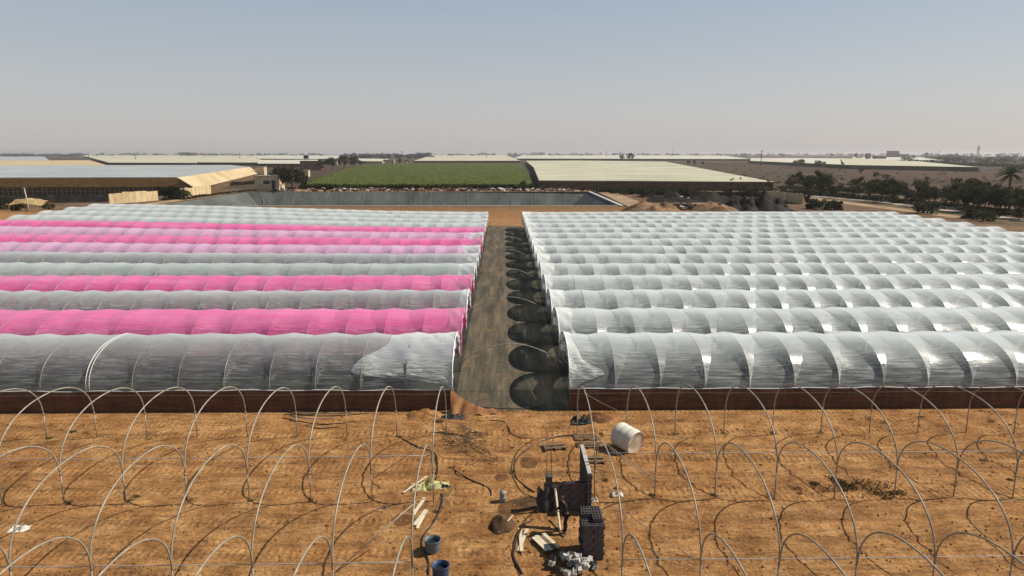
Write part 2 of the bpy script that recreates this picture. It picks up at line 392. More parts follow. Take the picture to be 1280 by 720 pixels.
LK = ['film_dimlit', 'film_pink', 'film_dimlit', 'film_pink', 'film_green', 'film_dimlit', 'film_lilac', 'film_pink', 'film_lilac', 'film_pink', 'film_far', 'film_far', 'film_far', 'film_far']
LN = {'film_dimlit': 'greyish clear', 'film_pink': 'bright pink', 'film_green': 'pale green tinged', 'film_lilac': 'lilac', 'film_far': 'pale whitish'}
for i in range(NT):
    extra = ' with a folded flap' if i == 0 else ''
    tunnel(i, True, LK[i], f'{LN[LK[i]]} film tunnel{extra}, {ORD(i+1)} from the front, left of the path')
    tunnel(i, False, 'film_clear', f'milky clear film tunnel, {ORD(i+1)} from the front on the right side of the path')

# brown net skirts below the front tunnels: they hang from the front posts, a panel per bay
def skirts(x0, x1, name_label):
    T = thing('net_skirt', name_label, 'net skirt', (x0, Y0-.06, 0))
    nb = round((x1-x0)/SP); sp = (x1-x0)/nb
    me = []
    for q in range(4):
        r = random.Random(q+int(x0))
        def f(u, v, r=r, ph=r.uniform(0, 6)):
            bulge = -.10*math.sin(math.pi*u)*math.sin(math.pi*v)-.03*math.sin(u*25+ph)*v*(1-v)*2
            return (u*sp, bulge-.05*(1-v), -.12+1.50*v-.03*math.sin(math.pi*u)*(v > .95))
        me.append(MB().grid(f, 14, 6).mesh('net_panel', M['skirt']))
    for k in range(nb): obj('net_panel', me[k % 4], T, (k*sp, 0, 0))
    b = MB(); b.tube([(i*sp, -.07, 1.13+.02*math.sin(i)) for i in range(nb+1)], .012, 4); b.build('wire', M['steel'], T)
    return T
skirts(TL, -3.4, 'reddish brown net skirt under the front left tunnel')
skirts(AR+.02, TR, 'reddish brown net skirt under the front right tunnel')
# loose net corner trailing over the path
b = MB()
def trail(u, v):
    x = -3.4+3.6*u; top = 1.38*(1-u)**2.2
    z = top*(1-v)+.02+.04*math.sin(u*19+v*5)*(.3+v)
    return (x, Y0-.15-v*(1.1*(1-.3*u))+ .25*(1-u)*v+.10*math.sin(u*9)+.10*math.sin(u*34+v*3)*(1-u), z+.05*math.sin(u*27)+gz(x, Y0-1)*v)
b.grid(trail, 30, 8)
M['net_loose'] = pm('loose_net', (.19, .085, .035), (.34, .17, .075), 1.2, .9, .4, .05)
tag(b.build('loose_net', M['net_loose']), 'loose orange brown net corner trailing down onto the black path mat', 'net')
# weed mats: path and floor of the tunnels
def sheet(name, x0, x1, y0, y1, z, mat, nx=2, ny=2, wob=0.0):
    b = MB()
    def f(u, v):
        x = x0+(x1-x0)*u; y = y0+(y1-y0)*v
        y += wob*noise.noise((x*.7, y*.1, 3))*(1 if v in (0, 1) else 0)
        return (x, y, z+hills(x, y))
    b.grid(f, nx, ny, smooth=False); return tag(b.build(name, mat), kind='structure')
sheet('path_mat', AL, AR, Y0-.3, 158.5, .012, M['weed'], 30, 40, .9)
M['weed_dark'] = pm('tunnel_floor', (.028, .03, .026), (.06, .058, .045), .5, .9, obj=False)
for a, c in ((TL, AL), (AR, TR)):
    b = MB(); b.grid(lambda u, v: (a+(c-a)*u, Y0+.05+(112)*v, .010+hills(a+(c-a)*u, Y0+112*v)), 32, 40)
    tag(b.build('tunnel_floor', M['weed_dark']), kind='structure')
# bare hoops spanning the path between opposite tunnel ends
for k in range(6):
    y = Y0+4+k*16; b = MB()
    b.tube([(AL+.05+(AR-AL-.1)*i/20, 0, 1.75+1.6*math.sin(math.pi*i/20)**.8) for i in range(21)], .03, 6); b.build('arch', M['wire'], None)
    o = COL.objects[-1]
    tag(o, f'thin bare pipe arch spanning the path, {ORD(k+1)} from the front', 'pipe arch', 'pipe arches over the path')
    o.location = (0, y, 0)

# ------------------------------------------------------------------ bare hoops in the foreground
ROWY = [38.25, 30.45, 22.85, 15.1]
def hoop_mesh(yb, yf, mat):
    h = (yb-yf)/2; c = (yb+yf)/2
    pts = [(0, c+h*math.copysign(abs(math.cos(math.pi*i/28))**.92, math.cos(math.pi*i/28)), 1.55+2.5*abs(math.sin(math.pi*i/28))**.9) for i in range(29)]
    return MB().tube(pts, .034, 6).mesh('arch', mat)
HM = {}
for nm, mt in (('L', 'steel_cream'), ('R', 'steel_cream')):
    for q in range(3): HM[nm, q] = hoop_mesh(ROWY[q], ROWY[q+1], M[mt])
POST = MB().tube([(0, 0, -.3), (0, 0, 1.50)], .032, 6).tube([(0, 0, 1.44), (0, 0, 1.60)], .042, 6).mesh('post', M['steel'])
RN = ['back', 'middle', 'front']
for side in ('left', 'right'):
    for q in range(3):
        n = 10 if q == 0 else (8 if q == 1 else 7)
        for k in range(n+1):
            X = -3.37-SP*k if side == 'left' else 4.42+2.93*k
            if q == 0 and side == 'right': pass
            T = thing('tunnel_hoop', f'bare pale steel hoop on posts, {RN[q]} row, {side} side, {ORD(k+1)} out from the path', 'hoop',
                      (X, (ROWY[q]+ROWY[q+1])/2, 0), group=f'bare hoops without film, {RN[q]} row')
            dy = -(ROWY[q]+ROWY[q+1])/2; lean = rnd.uniform(-.012, .012)
            a = obj('arch', HM['L' if side == 'left' else 'R', q], T, (0, dy, rnd.uniform(-.05, .04))); a.rotation_euler = (0, lean, rnd.uniform(-.012, .012)*0)
            if q == 0: obj('post', POST, T, (0, ROWY[0]+dy, gz(X, ROWY[0])))
            obj('post', POST, T, (0, ROWY[q+1]+dy, gz(X, ROWY[q+1])))
# long wires tying the hoops together
def wire(label, pts, r=.014, mat='wire', name='wire', cat='wire', sides=5):
    b = MB(); b.tube(pts, r, sides); o = b.build(name, M[mat]); return tag(o, label, cat)
def sag(a, c, n=8, s=.05): 
    a, c = Vector(a), Vector(c); return [a.lerp(c, i/n)+Vector((0, 0, -s*4*(i/n)*(1-i/n))) for i in range(n+1)]
wire('long thin wire tied along the middle posts on the left', sag((-34, 30.66, 2.32), (-3.35, 30.66, 2.28), 14, .1), .018)
wire('long thin wire tied along the middle posts on the right', sag((4.4, 30.66, 2.36), (34, 30.66, 2.45), 14, .1), .018)
wire('long thin wire tied along the front posts on the left', sag((-28, 22.83, 1.66), (-3.35, 22.83, 1.70), 14, .05), .016)
wire('long thin wire tied along the front posts on the right', sag((4.4, 22.83, 1.72), (28, 22.83, 1.84), 14, .05), .016)
wire('bracing wire slanting down to the net skirt right of the path', sag(P(730, 491, 1.6+1.1), P(772, 513, 0)), .014, 'steel')
wire('slack bracing wire running past the white tank to the ground', sag(P(742, 543, 1.9), P(818, 597, 0.05)), .016, 'steel')
wire('second slack bracing wire below the white tank', sag(P(745, 547, 1.7), P(818, 602, 0.05)), .016, 'steel')
wire('bracing wire slanting down at the lower right of the block stack', sag(P(772, 633, 1.3), P(867, 697, 0.05)), .016, 'steel')
wire('lower bracing wire slanting down at the lower right of the block stack', sag(P(782, 672, 0.5), P(867, 708, 0.05)), .014, 'steel')
wire('slanting brace pipe left of the path behind the middle hoops', [P(467, 598, .1), P(528, 556, 2.2)], .022, 'steel', 'brace_pipe', 'pipe', 6)
wire('slanting brace pipe at the bottom left of the path', [P(420, 714, .1), P(520, 627, 2.0)], .022, 'steel', 'brace_pipe', 'pipe', 6)

# ------------------------------------------------------------------ things lying about in the foreground
M['block'] = pm('concrete_block', (.065, .057, .057), (.13, .115, .112), 5, .9, .5, .01)
M['block_pale'] = pm('pale_block', (.34, .32, .29), (.58, .55, .50), 5, .9, .5, .01)
M['mortar'] = pm('mortar', (.30, .29, .27), (.52, .50, .46), 3, .9, .5, .01)
M['plank'] = pm('pale_wood', (.50, .42, .28), (.70, .62, .46), 2.5, .8, .3, .004, (1, 6, 6))
M['wood_dark'] = pm('weathered_wood', (.11, .075, .045), (.24, .17, .105), 3, .85, .4, .006, (1, 6, 6))
M['rebar'] = pm('rusty_bar', (.16, .09, .06), (.26, .16, .11), 3, .7)
M['tank'] = pm('ivory_plastic', (.58, .54, .44), (.72, .68, .57), .8, .5, .15, .006)
M['tank_end'] = pm('dusty_plastic', (.40, .33, .24), (.60, .52, .40), 2.2, .7, .5, .03)
M['blue'] = pm('blue_plastic', (.02, .045, .11), (.04, .075, .16), 3, .45)
M['grey_blue'] = pm('grey_blue_plastic', (.09, .12, .15), (.15, .18, .20), 3, .45)
M['dark_in'] = pm('water_inside', (.010, .014, .022), (.02, .025, .035), 1, .2)
M['cement_skin'] = pm('cement_drum', (.25, .25, .22), (.36, .36, .32), 4, .85)
M['black_sheet'] = pm('black_sheeting', (.012, .012, .013), (.03, .028, .028), 2, .6, .6, .05)
M['hose'] = pm('black_hose', (.015, .013, .012), (.035, .03, .026), 3, .5)
M['wet'] = pm('wet_earth', (.10, .045, .018), (.17, .08, .032), 1.3, .85, .6, .04, obj=False)
M['dark_soil'] = pm('dark_soil', (.055, .032, .018), (.12, .07, .035), 2.2, .95, .8, .06)
M['yellow_bag'] = pm('yellow_bag', (.34, .31, .12), (.62, .56, .30), 3, .8, .7, .03)
M['cloth_pale'] = pm('pale_rag', (.55, .50, .40), (.72, .68, .58), 3, .9, .7, .03)
M['leaf_dry'] = pm('dry_weed', (.075, .05, .02), (.16, .115, .05), 3, .9)
M['leaf_green'] = pm('green_weed', (.035, .05, .012), (.085, .10, .03), 3, .9)
M['twig'] = pm('twig', (.12, .075, .04), (.22, .15, .09), 3, .9)

# hollow concrete blocks ------------------------------------------------
def block_mesh(mat, L=.40, D=.195, Hh=.19):
    b = MB(); w = .032
    b.box((0, -D/2+w/2, 0), (L, w, Hh)); b.box((0, D/2-w/2, 0), (L, w, Hh))
    for x in (-L/2+w/2, -L/6, L/6, L/2-w/2): b.box((x, 0, -.001), (w, D-2*w-.002, Hh-.004))
    b.box((0, 0, -Hh/2+.012), (L-2*w-.004, D-2*w-.004, .012))
    return b.mesh('block', mat)
def up(u, v, dz=0):
    p = P(u, v); p = P(u, v, gz(p.x, p.y)); p.z = gz(p.x, p.y)+dz; return p
BK = block_mesh(M['block']); BKP = block_mesh(M['block_pale'])
c = P(741, 701.5); c.z = gz(c.x, c.y)
T = thing('block_stack', 'tall grey stack of hollow concrete blocks beside the workman', 'block stack', c)
for lev in range(9):
    for row in range(6):
        for k in range(2 if lev % 2 == 0 else 3):
            if lev == 8 and (row < 1 or (row < 3 and k == 0)): continue
            x = (-.21+.42*k) if lev % 2 == 0 else (-.31+.31*k)
            if 0 < row < 5 and lev < 7 and k == 1 and lev % 2: continue
            ob = obj('block', BK, T, (x+rnd.uniform(-.015, .015), .12+row*.205+rnd.uniform(-.012, .012), .095+lev*.194))
            ob.rotation_euler.z = rnd.uniform(-.03, .03)
            if lev % 2: ob.scale = (.76, 1, 1)
# heap of loose blocks in front of the stack
c = P(712, 712); c.z = gz(c.x, c.y)
T = thing('block_heap', 'untidy heap of pale broken concrete blocks at the foot of the block stack', 'block heap', c)
for k in range(34):
    a = rnd.uniform(0, 6.28); rr = rnd.random()**.6
    x, y = .95*rr*math.cos(a)+.1, .75*rr*math.sin(a); z = .10+.42*(1-rr)+.12*rnd.random()
    ob = obj('block', BKP if rnd.random() < .5 else BK, T, (x, y, z)); ob.rotation_euler = (rnd.choice((0, 1.57, .5)), rnd.uniform(-.5, .5), rnd.uniform(0, 3))
    ob.scale = (rnd.uniform(.6, 1), rnd.uniform(.8, 1), rnd.uniform(.7, 1))
# walls under construction: a long one running away from us and a lower one facing us
def wall_thing(name, label, loc, rz, nlen, courses, tops=None, mort=True):
    T = thing(name, label, 'block wall', loc, rz)
    for cz in range(courses):
        off = .2 if cz % 2 else 0
        for k in range(nlen):
            if tops and cz >= tops(k): continue
            ob = obj('block', BK, T, (.2+k*.41-off*.5, rnd.uniform(-.008, .008), .1+cz*.2)); ob.rotation_euler.z = rnd.uniform(-.01, .01)
    if mort:
        b = MB(); b.box((nlen*.205, 0, courses*.2+.012), (nlen*.41-.1, .19, .03)); b.build('mortar_bed', M['mortar'], T)
    return T
yf = 29.3
wall_thing('block_wall', 'tall narrow grey block wall running away from the camera behind the workman', (4.02, yf, gz(4, yf)), R(90), 8, 10)
wall_thing('block_wall', 'low dark block wall facing the camera behind the workman', (2.35, yf+.35, gz(3, yf)), 0, 4, 7, lambda k: 6 if k == 0 else 7, False)
b = MB(); b.grid(lambda u, v: (-.75*(1-u)+.03*math.sin(v*9), .22*math.sin(u*9)*.3-.35*(1-v)*(1-u), 1.2*v-.05+.1*math.sin(u*12)*v), 14, 8)
o = b.build('black_sheet', M['black_sheet'], None, (2.3, yf+.1, gz(2, yf))); tag(o, 'black plastic sheeting leaning on the left end of the low block wall', 'sheeting')
b = MB(); b.box((0, 0, .8), (.3, .3, 1.6)); b.box((0, 0, 1.62), (.34, .34, .05)); T = thing('concrete_column', 'short dark concrete column with upright steel bars in the block wall', 'column', (2.15, yf+.42, gz(2, yf)))
b.build('shaft', M['block'], T)
for i, (dx, dy) in enumerate(((-.1, -.1), (.1, -.1), (-.1, .1), (.1, .1))):
    b = MB(); b.tube([(dx, dy, 1.6), (dx*1.1, dy, 2.9), (dx*1.4+.02*i, dy, 4.0-.15*i)], .009, 5); b.build('steel_bar', M['rebar'], T)
for z in (1.9, 2.3, 2.7, 3.1):
    b = MB(); b.tube([(-.12, -.12, z), (.12, -.12, z), (.12, .12, z), (-.12, .12, z), (-.12, -.12, z)], .006, 4); b.build('stirrup', M['rebar'], T)
# plank leaning by the workman
p0, p1 = up(700, 663), P(693.5, 611, 1.55)
def plank(label, a, c, w=.16, th=.03, mat='plank', name='plank', cat='plank', roll=0.0, group=None):
    a, c = Vector(a), Vector(c); d = (c-a); l = d.length; x = d.normalized(); y = Vector((0, 0, 1)).cross(x)
    if y.length < .1: y = Vector((0, 1, 0))
    y = (Matrix.Rotation(roll, 3, x) @ y.normalized()); z = x.cross(y)
    m = Matrix((x, y, z)).transposed(); b = MB(); b.box((0, 0, 0), (l, w, th), m)
    b.box((0, 0, 0), (l*.97, w*.96, th*1.25), m)
    return tag(b.build(name, M[mat], None, (a+c)/2), label, cat, group)
plank('pale board standing on end in front of the workman', p0, P(694, 611, 1.7), .20, .04, roll=.9)
plank('longer of two crossed pale boards on the ground left of the workman', up(648, 690, .04), up(659, 664, .09), .15)
plank('shorter of two crossed pale boards on the ground left of the workman', up(652, 692, .10), up(650, 662, .05), .15)
plank('thin white stick lying on the dark soil heap', up(623, 667, .06), up(641, 654, .4), .06, .04)
plank('pale board lying by itself between the pale tools left of the path', up(516, 645, .05), up(531, 625, .12), .17)
plank('upper pale stick lying by the yellow bag', up(504, 618, .08), up(534, 600, .25), .09)
plank('crooked bleached board just above the grey blue tub', up(518, 658, .05), up(533, 641, .15), .2, .05)
plank('split bleached board just above the grey blue tub', up(521, 662, .05), up(530, 648, .1), .1, .05, roll=.3)
# pallets
def pallet(label, c, w, l, rz, tilt=0.0, n=5, mat='wood_dark', th=.12):
    T = thing('pallet', label, 'pallet', c, rz); T.rotation_euler.x = tilt
    for i in range(n):
        b = MB(); b.box((0, -l/2+l*(i+.5)/n, th), (w, l/n*.55, .025)); b.build('slat', M[mat], T)
    for k in (-1, 0, 1):
        b = MB(); b.box((k*(w/2-.05), 0, th/2), (.08, l, th-.03)); b.build('runner', M[mat], T)
    return T
pallet('small dark pallet frame lying alone left of the wire fence', up(693, 560), 1.25, .8, .15, 0, 2)
pallet('upper weathered pallet on the ground behind the long block wall', up(731, 548), 1.3, .9, .05, 0, 4)
pallet('lower weathered pallet on the ground behind the long block wall', up(735, 558), 1.3, .8, -.05, 0, 4)
pallet('weathered pallet frame leaning behind the long block wall', up(744, 575), 1.0, .9, .0, 0, 2)
T = thing('board_stack', 'pale boarded panel lying with its dark shadow left of the loose blocks', 'panel', up(678, 678), R(118))
for i in range(4):
    b = MB(); b.box((-.25+.0*i, -.27+.18*i, .16), (1.25-.1*(i == 3), .165, .03)); b.build('board', M['plank' if i in (0, 2, 3) else 'wood_dark'], T)
for k in (-.6, .3):
    b = MB(); b.box((k-.1, 0, .08), (.09, .72, .12)); b.build('bearer', M['wood_dark'], T)
plank('narrow board lying across the ground in front of the panel', up(688, 650, .05), up(705, 672, .06), .1, .04, 'wood_dark')
# white plastic tank lying on its side
c = up(783, 560); T = thing('water_tank', 'white plastic tank lying on its side on bare earth right of the path', 'tank', (c.x, c.y-.1, c.z+.66))
ax = Vector((.62, -.78, -.12)).normalized(); q = ax.to_track_quat('Z', 'Y').to_matrix()
b = MB(); b.lathe([(.60, -.70), (.67, -.66), (.70, -.6), (.70, -.3), (.68, -.27), (.70, -.24), (.70, .12), (.68, .15), (.70, .18), (.70, .56), (.66, .66)], 32, rot=q); b.build('shell', M['tank'], T)
b = MB(); b.lathe([(.66, .655), (.60, .63), (.3, .60), (.03, .62)], 32, rot=q); b.build('bottom', M['tank_end'], T)
b = MB(); b.lathe([(.60, -.70), (.35, -.78), (.02, -.8)], 32, rot=q); b.build('top', M['tank'], T)
for zz in (-.45, .38):
    b = MB(); b.lathe([(.705, zz-.02), (.725, zz), (.705, zz+.02)], 32, rot=q); b.build('rib', M['tank'], T)
# tubs and drums
def tub(label, c, r, h, mat, cat, name):
    T = thing(name, label, cat, c)
    b = MB(); b.lathe([(r*.9, 0), (r*.93, h*.3), (r*.95, h*.33), (r*.96, h*.7), (r, h), (r*1.04, h+.015), (r*.97, h+.01), (r*.9, h*.5)], 28); b.build('wall', M[mat], T)
    b = MB(); b.lathe([(r*.94, h*.7), (.01, h*.7)], 28); b.build('water', M['dark_in'], T)
    b = MB(); b.lathe([(r*1.0, h-.03), (r*1.06, h), (r*1.0, h+.02)], 28); b.build('rim', M[mat], T)
tub('low grey blue open tub beside the black hose', up(541, 688), .34, .50, 'grey_blue', 'tub', 'tub')
tub('blue open barrel at the bottom edge left of the middle', up(551, 724), .34, .62, 'blue', 'barrel', 'barrel')
T = thing('drum', 'small upright cement grey drum standing by a wet patch', 'drum', up(628.5, 627))
b = MB(); b.lathe([(.15, 0), (.17, .02), (.16, .2), (.175, .22), (.16, .24), (.16, .45), (.17, .48), (.12, .50), (.12, .56), (.01, .57)], 20); b.build('body', M['cement_skin'], T)
b = MB(); b.tube([(-.08, 0, .56), (-.08, 0, .64), (.08, 0, .64), (.08, 0, .56)], .012, 5); b.build('handle', M['dark_pipe'], T)
# wet patches and soil heaps
def patch(name, label, u, v, ru, rv, mat, seed, h=.014, kind=None, cat='wet patch'):
    c = P(u, v); k = ppm(c); rx = ru/k; ry = rv/k/math.sin(math.atan2(H, c.y)); b = MB(); n = 26
    vs = []; fs = []
    for i in range(6):
        for j in range(n):
            a = 2*math.pi*j/n; w = 1+.28*noise.noise((math.cos(a)*1.6, math.sin(a)*1.6, seed)); q = (i+.001)/5*w
            x, y = c.x+rx*q*math.cos(a), c.y+ry*q*math.sin(a)
            vs.append((x-c.x, y-c.y, gz(x, y)+h*(1-i/5)**.6*(1 if h < .05 else 1+1.0*noise.noise((x*3, y*3, seed)))+.006))
    for i in range(5):
        for j in range(n): fs.append((i*n+j, i*n+(j+1) % n, (i+1)*n+(j+1) % n, (i+1)*n+j))
    b.add(vs, fs, 0, True); o = b.build(name, M[mat], None, (c.x, c.y, 0))
    if kind: tag(o, kind=kind)
    else: tag(o, label, cat)
patch('damp_patch', '', 545/3+480, 295/3+480, 11, 7, 'wet', 1, kind='structure')
patch('damp_patch', '', 440/3+480, 348/3+480, 8, 5, 'wet', 2, kind='structure')
patch('damp_patch', '', 660, 629, 26, 7, 'dark_soil', 3, kind='structure')
patch('damp_patch', '', 505, 650, 16, 7, 'wet', 6, kind='structure')
patch('damp_patch', '', 640, 636, 20, 9, 'wet', 8, kind='structure')
patch('soil_heap', 'dark conical heap of dug soil with a white stick on it', 627, 656, 16, 13, 'dark_soil', 4, .38, cat='soil heap')
patch('soil_heap', 'low brown soil heap by the net skirt corner right of the path', 748, 524, 18, 6, 'wet', 5, .35, cat='soil heap')
patch('soil_heap', 'low sandy heap by the net skirt corner left of the path', 530, 520, 22, 7, 'sand', 7, .4, cat='soil heap')
# black sheet scrap at the skirt corner
def crumple(name, label, u, v, w, l, h, mat, cat, seed, rz=0.0, cells=12):
    c = up(u, v); b = MB()
    def f(a, d):
        x, y = (a-.5)*w*(1+.2*noise.noise((d*3, seed, 0))), (d-.5)*l*(1+.25*noise.noise((a*3, seed, 7)))
        e = min(a, 1-a, d, 1-d)*4
        return (x, y, .02+max(0, h*(.35+noise.noise((a*4, d*4, seed))*1.1+.5*noise.noise((a*9, d*9, seed))))*min(1, e))
    b.grid(f, cells, cells, smooth=False); o = b.build(name, M[mat], None, c, rz); tag(o, label, cat)
crumple('rubbish_sheet', 'crumpled black sheet by the net corner left of the path', 566, 522, 1.6, .7, .25, 'black_sheet', 'sheet', 3)
crumple('rubbish_sheet', 'crumpled black sheet by the net corner right of the path', 727, 527, 1.3, .8, .5, 'black_sheet', 'sheet', 5)
crumple('yellow_bag', 'crumpled yellowish bag lying left of the path', 543, 607, 1.5, .8, .35, 'yellow_bag', 'bag', 11)
crumple('yellow_bag', 'smaller yellowish bag lying under a pale stick', 524, 611, .7, .6, .3, 'yellow_bag', 'bag', 13)
crumple('black_rag', 'dark rag lying at the right end of the yellowish bag', 555, 610, .7, .3, .2, 'black_sheet', 'rag', 14)
crumple('rag', 'white crumpled rag at the left edge of the picture', 24, 662, .8, .6, .25, 'cloth_pale', 'rag', 17)
crumple('rag', 'small pale scrap lying above the block stack', 742, 626, .45, .3, .2, 'cloth_pale', 'scrap', 18)
crumple('rag', 'pale scraps lying right of the first middle hoop', 771, 618, .6, .4, .25, 'cloth_pale', 'scrap', 19)
crumple('blue_scrap', 'tiny blue plastic scrap on the earth left of the path', 480.5, 635, .18, .2, .12, 'blue', 'scrap', 20, cells=5)
# hoses and pipes
def ppts(px, dz=.03): return [up(u, v, dz) for u, v in px]
def smooth(pts, n=6):
    out = []
    for i in range(len(pts)-1):
        p0, p1, p2, p3 = pts[max(i-1, 0)], pts[i], pts[i+1], pts[min(i+2, len(pts)-1)]
        for k in range(n):
            t = k/n; out.append(.5*((2*p1)+(p2-p0)*t+(2*p0-5*p1+4*p2-p3)*t*t+(3*p1-p0-3*p2+p3)*t**3))
    return out+[pts[-1]]
def hose(label, px, r=.03, mat='hose', name='hose', cat='hose', dz=.03): return wire(label, smooth(ppts(px, dz)), r, mat, name, cat)
hose('long black hose curving in a half circle on the open earth', [(720, 544), (700, 546), (683, 550), (662, 560), (648, 572), (643, 583), (645, 597), (655, 607), (668, 616)], .035)
hose('black hose curving round at the bottom beside the crossed boards', [(664, 652), (656, 656), (650, 664), (643, 680), (641, 692), (645, 704), (653, 718)], .045)
hose('black hose snaking past the grey blue tub', [(552, 617), (553, 625), (549, 640), (541, 655), (531, 668), (527, 680), (530, 690), (535, 700), (536, 719)], .04)
hose('brown hose end looping near the small drum', [(562, 584), (570, 589), (582, 597), (592, 602), (605, 607), (613, 613), (614, 620)], .03)
hose('thin hose winding right of the tangled wires', [(612, 526), (628, 527), (635, 533), (640, 543), (652, 548), (668, 548)], .025)
hose('black pipe lying from the net corner toward the hoops', [(495, 545), (505, 550), (520, 558), (535, 563), (545, 570), (547, 585), (545, 600)], .035)
hose('dark pipe lying behind the first hoop on the left', [(540, 540), (560, 543), (578, 545), (590, 549), (602, 546)], .035)
hose('black cable running right from the path to the earth bank', [(684, 507), (660, 512), (640, 513), (612, 512), (590, 509)], .03, dz=.12)
for i in range(6):
    a = (350+rnd.uniform(-8, 24), 513+i*2.6+rnd.uniform(-1, 1)); bb = (432+rnd.uniform(-12, 34), 512+i*3.6+rnd.uniform(-3, 4)); m = ((a[0]+bb[0])/2, max(a[1], bb[1])+rnd.uniform(1, 6))
    w_ = wire(None, smooth(ppts([a, m, bb])), .028, 'dark_pipe' if i % 3 else 'steel', 'spare_pipe', None)
    tag(w_, f'bent spare pipe lying by the left net skirt, {ORD(i+1)} from the back', 'pipe', 'spare pipes by the left skirt')
# tangle of dry wire: cannot be counted
b = MB()
for i in range(42):
    a = rnd.uniform(0, 6.28); u0, v0 = 585+rnd.uniform(-5, 5), 552+rnd.uniform(-4, 4); pts = []
    for k in range(9):
        l = k/8; uu = u0+l*rnd.uniform(.9, 1.1)*34*math.cos(a+l*rnd.uniform(-.7, .7)); vv = v0+l*26*math.sin(a+l*.6)+4
        pts.append(up(uu, vv, .03+.25*math.sin(l*3.14)*rnd.random()))
    b.tube(smooth(pts, 3), rnd.uniform(.008, .018), 4, False)
tag(b.build('wire_tangle', M['twig']), 'tangle of dry brown tying wire on the earth left of the path', 'wire', kind='stuff')
for s_, n_ in ((560, 8),):
    b = MB()
    for i in range(14):
        u0 = rnd.uniform(500, 560); v0 = rnd.uniform(600, 650); a = rnd.uniform(-1.3, -.6); pts = [up(u0+i2*5*math.cos(a)+rnd.uniform(-1, 1), v0+i2*5*math.sin(a), .03) for i2 in range(6)]
        b.tube(smooth(pts, 3), .012, 4, False)
    tag(b.build('loose_wire', M['twig']), 'loose bits of wire lying left of the path', 'wire', kind='stuff')

# weeds, clods ------------------------------------------------------------
def tuft_mesh(n, rx, ry, h, mat, seed):
    r = random.Random(seed); b = MB()
    for i in range(n):
        a = r.uniform(0, 6.28); q = r.random()**.6; x, y = rx*q*math.cos(a), ry*q*math.sin(a); hh = h*(1-.6*q)*r.uniform(.4, 1.1)
        t = Vector((r.uniform(-.5, .5)*hh, r.uniform(-.5, .5)*hh, hh)); w = Vector((r.uniform(-1, 1), r.uniform(-1, 1), 0)).normalized()*.018
        p = Vector((x, y, 0)); b.add([p-w, p+w, p+t*.6+w*1.4, p+t], [(0, 1, 2, 3)])
    return b.mesh('weed', mat)
TF = [tuft_mesh(130, .6, .4, .30, M['leaf_dry'], 1), tuft_mesh(150, .85, .5, .34, M['leaf_dry'], 2), tuft_mesh(240, .5, .4, .3, M['leaf_green'], 3), tuft_mesh(200, .4, .3, .25, M['leaf_dry'], 4)]
WL = [(816, 619), (892, 619), (964, 618), (1001, 613), (1019, 605), (1034, 610), (1047, 602), (1060, 610), (1071, 604), (1086, 613), (1096, 606), (1107, 620), (1121, 617), (843, 543), (905, 543), (966, 542),
      (1025, 541), (1066, 524), (1085, 524), (1104, 528), (1152, 522), (1240, 524), (1268, 528), (1230, 576), (1262, 531), (62, 548), (125, 546), (90, 540), (108, 541), (87, 628), (162, 626), (170, 620), (238, 626), (313, 626), (388, 625), (465, 622),
      (186, 549), (370, 546), (432, 550), (500, 545), (548, 528), (552, 540), (556, 620), (742, 545), (752, 543), (771, 611), (756, 600), (742, 620), (1262, 600), (1190, 606), (1040, 600), (640, 560), (545, 640), (720, 512), (1000, 617), (1030, 613), (1015, 604)]
WO = []
for i, (u, v) in enumerate(WL):
    m = TF[2] if i in (43, 44, 40, 41, 25, 27, 30, 31, 46) else TF[rnd.choice((0, 1, 3))]
    big = 1.0 if 3 <= i <= 12 else .5
    o = obj('weed_clump', m, None, up(u, v), rnd.uniform(0, 6), big*rnd.uniform(.8, 1.3))
    o.scale.z *= .55; o.scale.x *= rnd.uniform(.7, 1.5); WO.append((o, u, v))
for band, lo, hi in (('back', 0, 558), ('middle', 558, 900)):
    for side, sgn in (('left', -1), ('right', 1)):
        q = sorted((w for w in WO if lo <= w[2] < hi and (w[1]-628)*sgn > 0), key=lambda w: (w[1]-628)*sgn)
        for k, (o, u, v) in enumerate(q):
            tag(o, f'{"wide dark" if o.scale[0] > .9 else "small dry"} weed clump, {band} post row, {side} side, {ORD(k+1)} from the path', 'weed', f'weed clumps on the bare earth, {side} {band}')
b = MB()
for i in range(9000):
    x, y = rnd.uniform(-32, 34), 23+19*rnd.random()**1.1
    if noise.noise((x*.25, y*.6, 4)) < rnd.uniform(-.5, .25): continue
    s = .02+.07*rnd.random()**3
    q = [Vector((rnd.uniform(.6, 1.3)*s*a, rnd.uniform(.6, 1.3)*s*c, s*.8*e)) for a, c, e in ((1, 0, 0), (-1, 0, 0), (0, 1, 0), (0, -1, 0), (0, 0, 1), (0, 0, -1))]
    z = gz(x, y)+s*.25
    b.add([p+Vector((x, y, z)) for p in q], [(0, 2, 4), (2, 1, 4), (1, 3, 4), (3, 0, 4), (2, 0, 5), (1, 2, 5), (3, 1, 5), (0, 3, 5)])
tag(b.build('clods', M['sand']), 'loose clods of earth scattered over the ground', kind='stuff')
b = MB()
for i in range(1500):
    x, y = rnd.uniform(-32, 34), 23+19*rnd.random(); z = gz(x, y)+.015; a = rnd.uniform(0, 3.14)
    if abs(noise.noise((x*.3, y*.8, 14))) < .12: continue
    l = rnd.uniform(.06, .3); d = Vector((math.cos(a)*l, math.sin(a)*l, .02)); w = Vector((-math.sin(a), math.cos(a), 0))*.012; p = Vector((x, y, z))
    b.add([p-w, p+w, p+d+w, p+d-w], [(0, 1, 2, 3)])
tag(b.build('straw', M['twig']), 'bits of straw and twig scattered over the ground', kind='stuff')

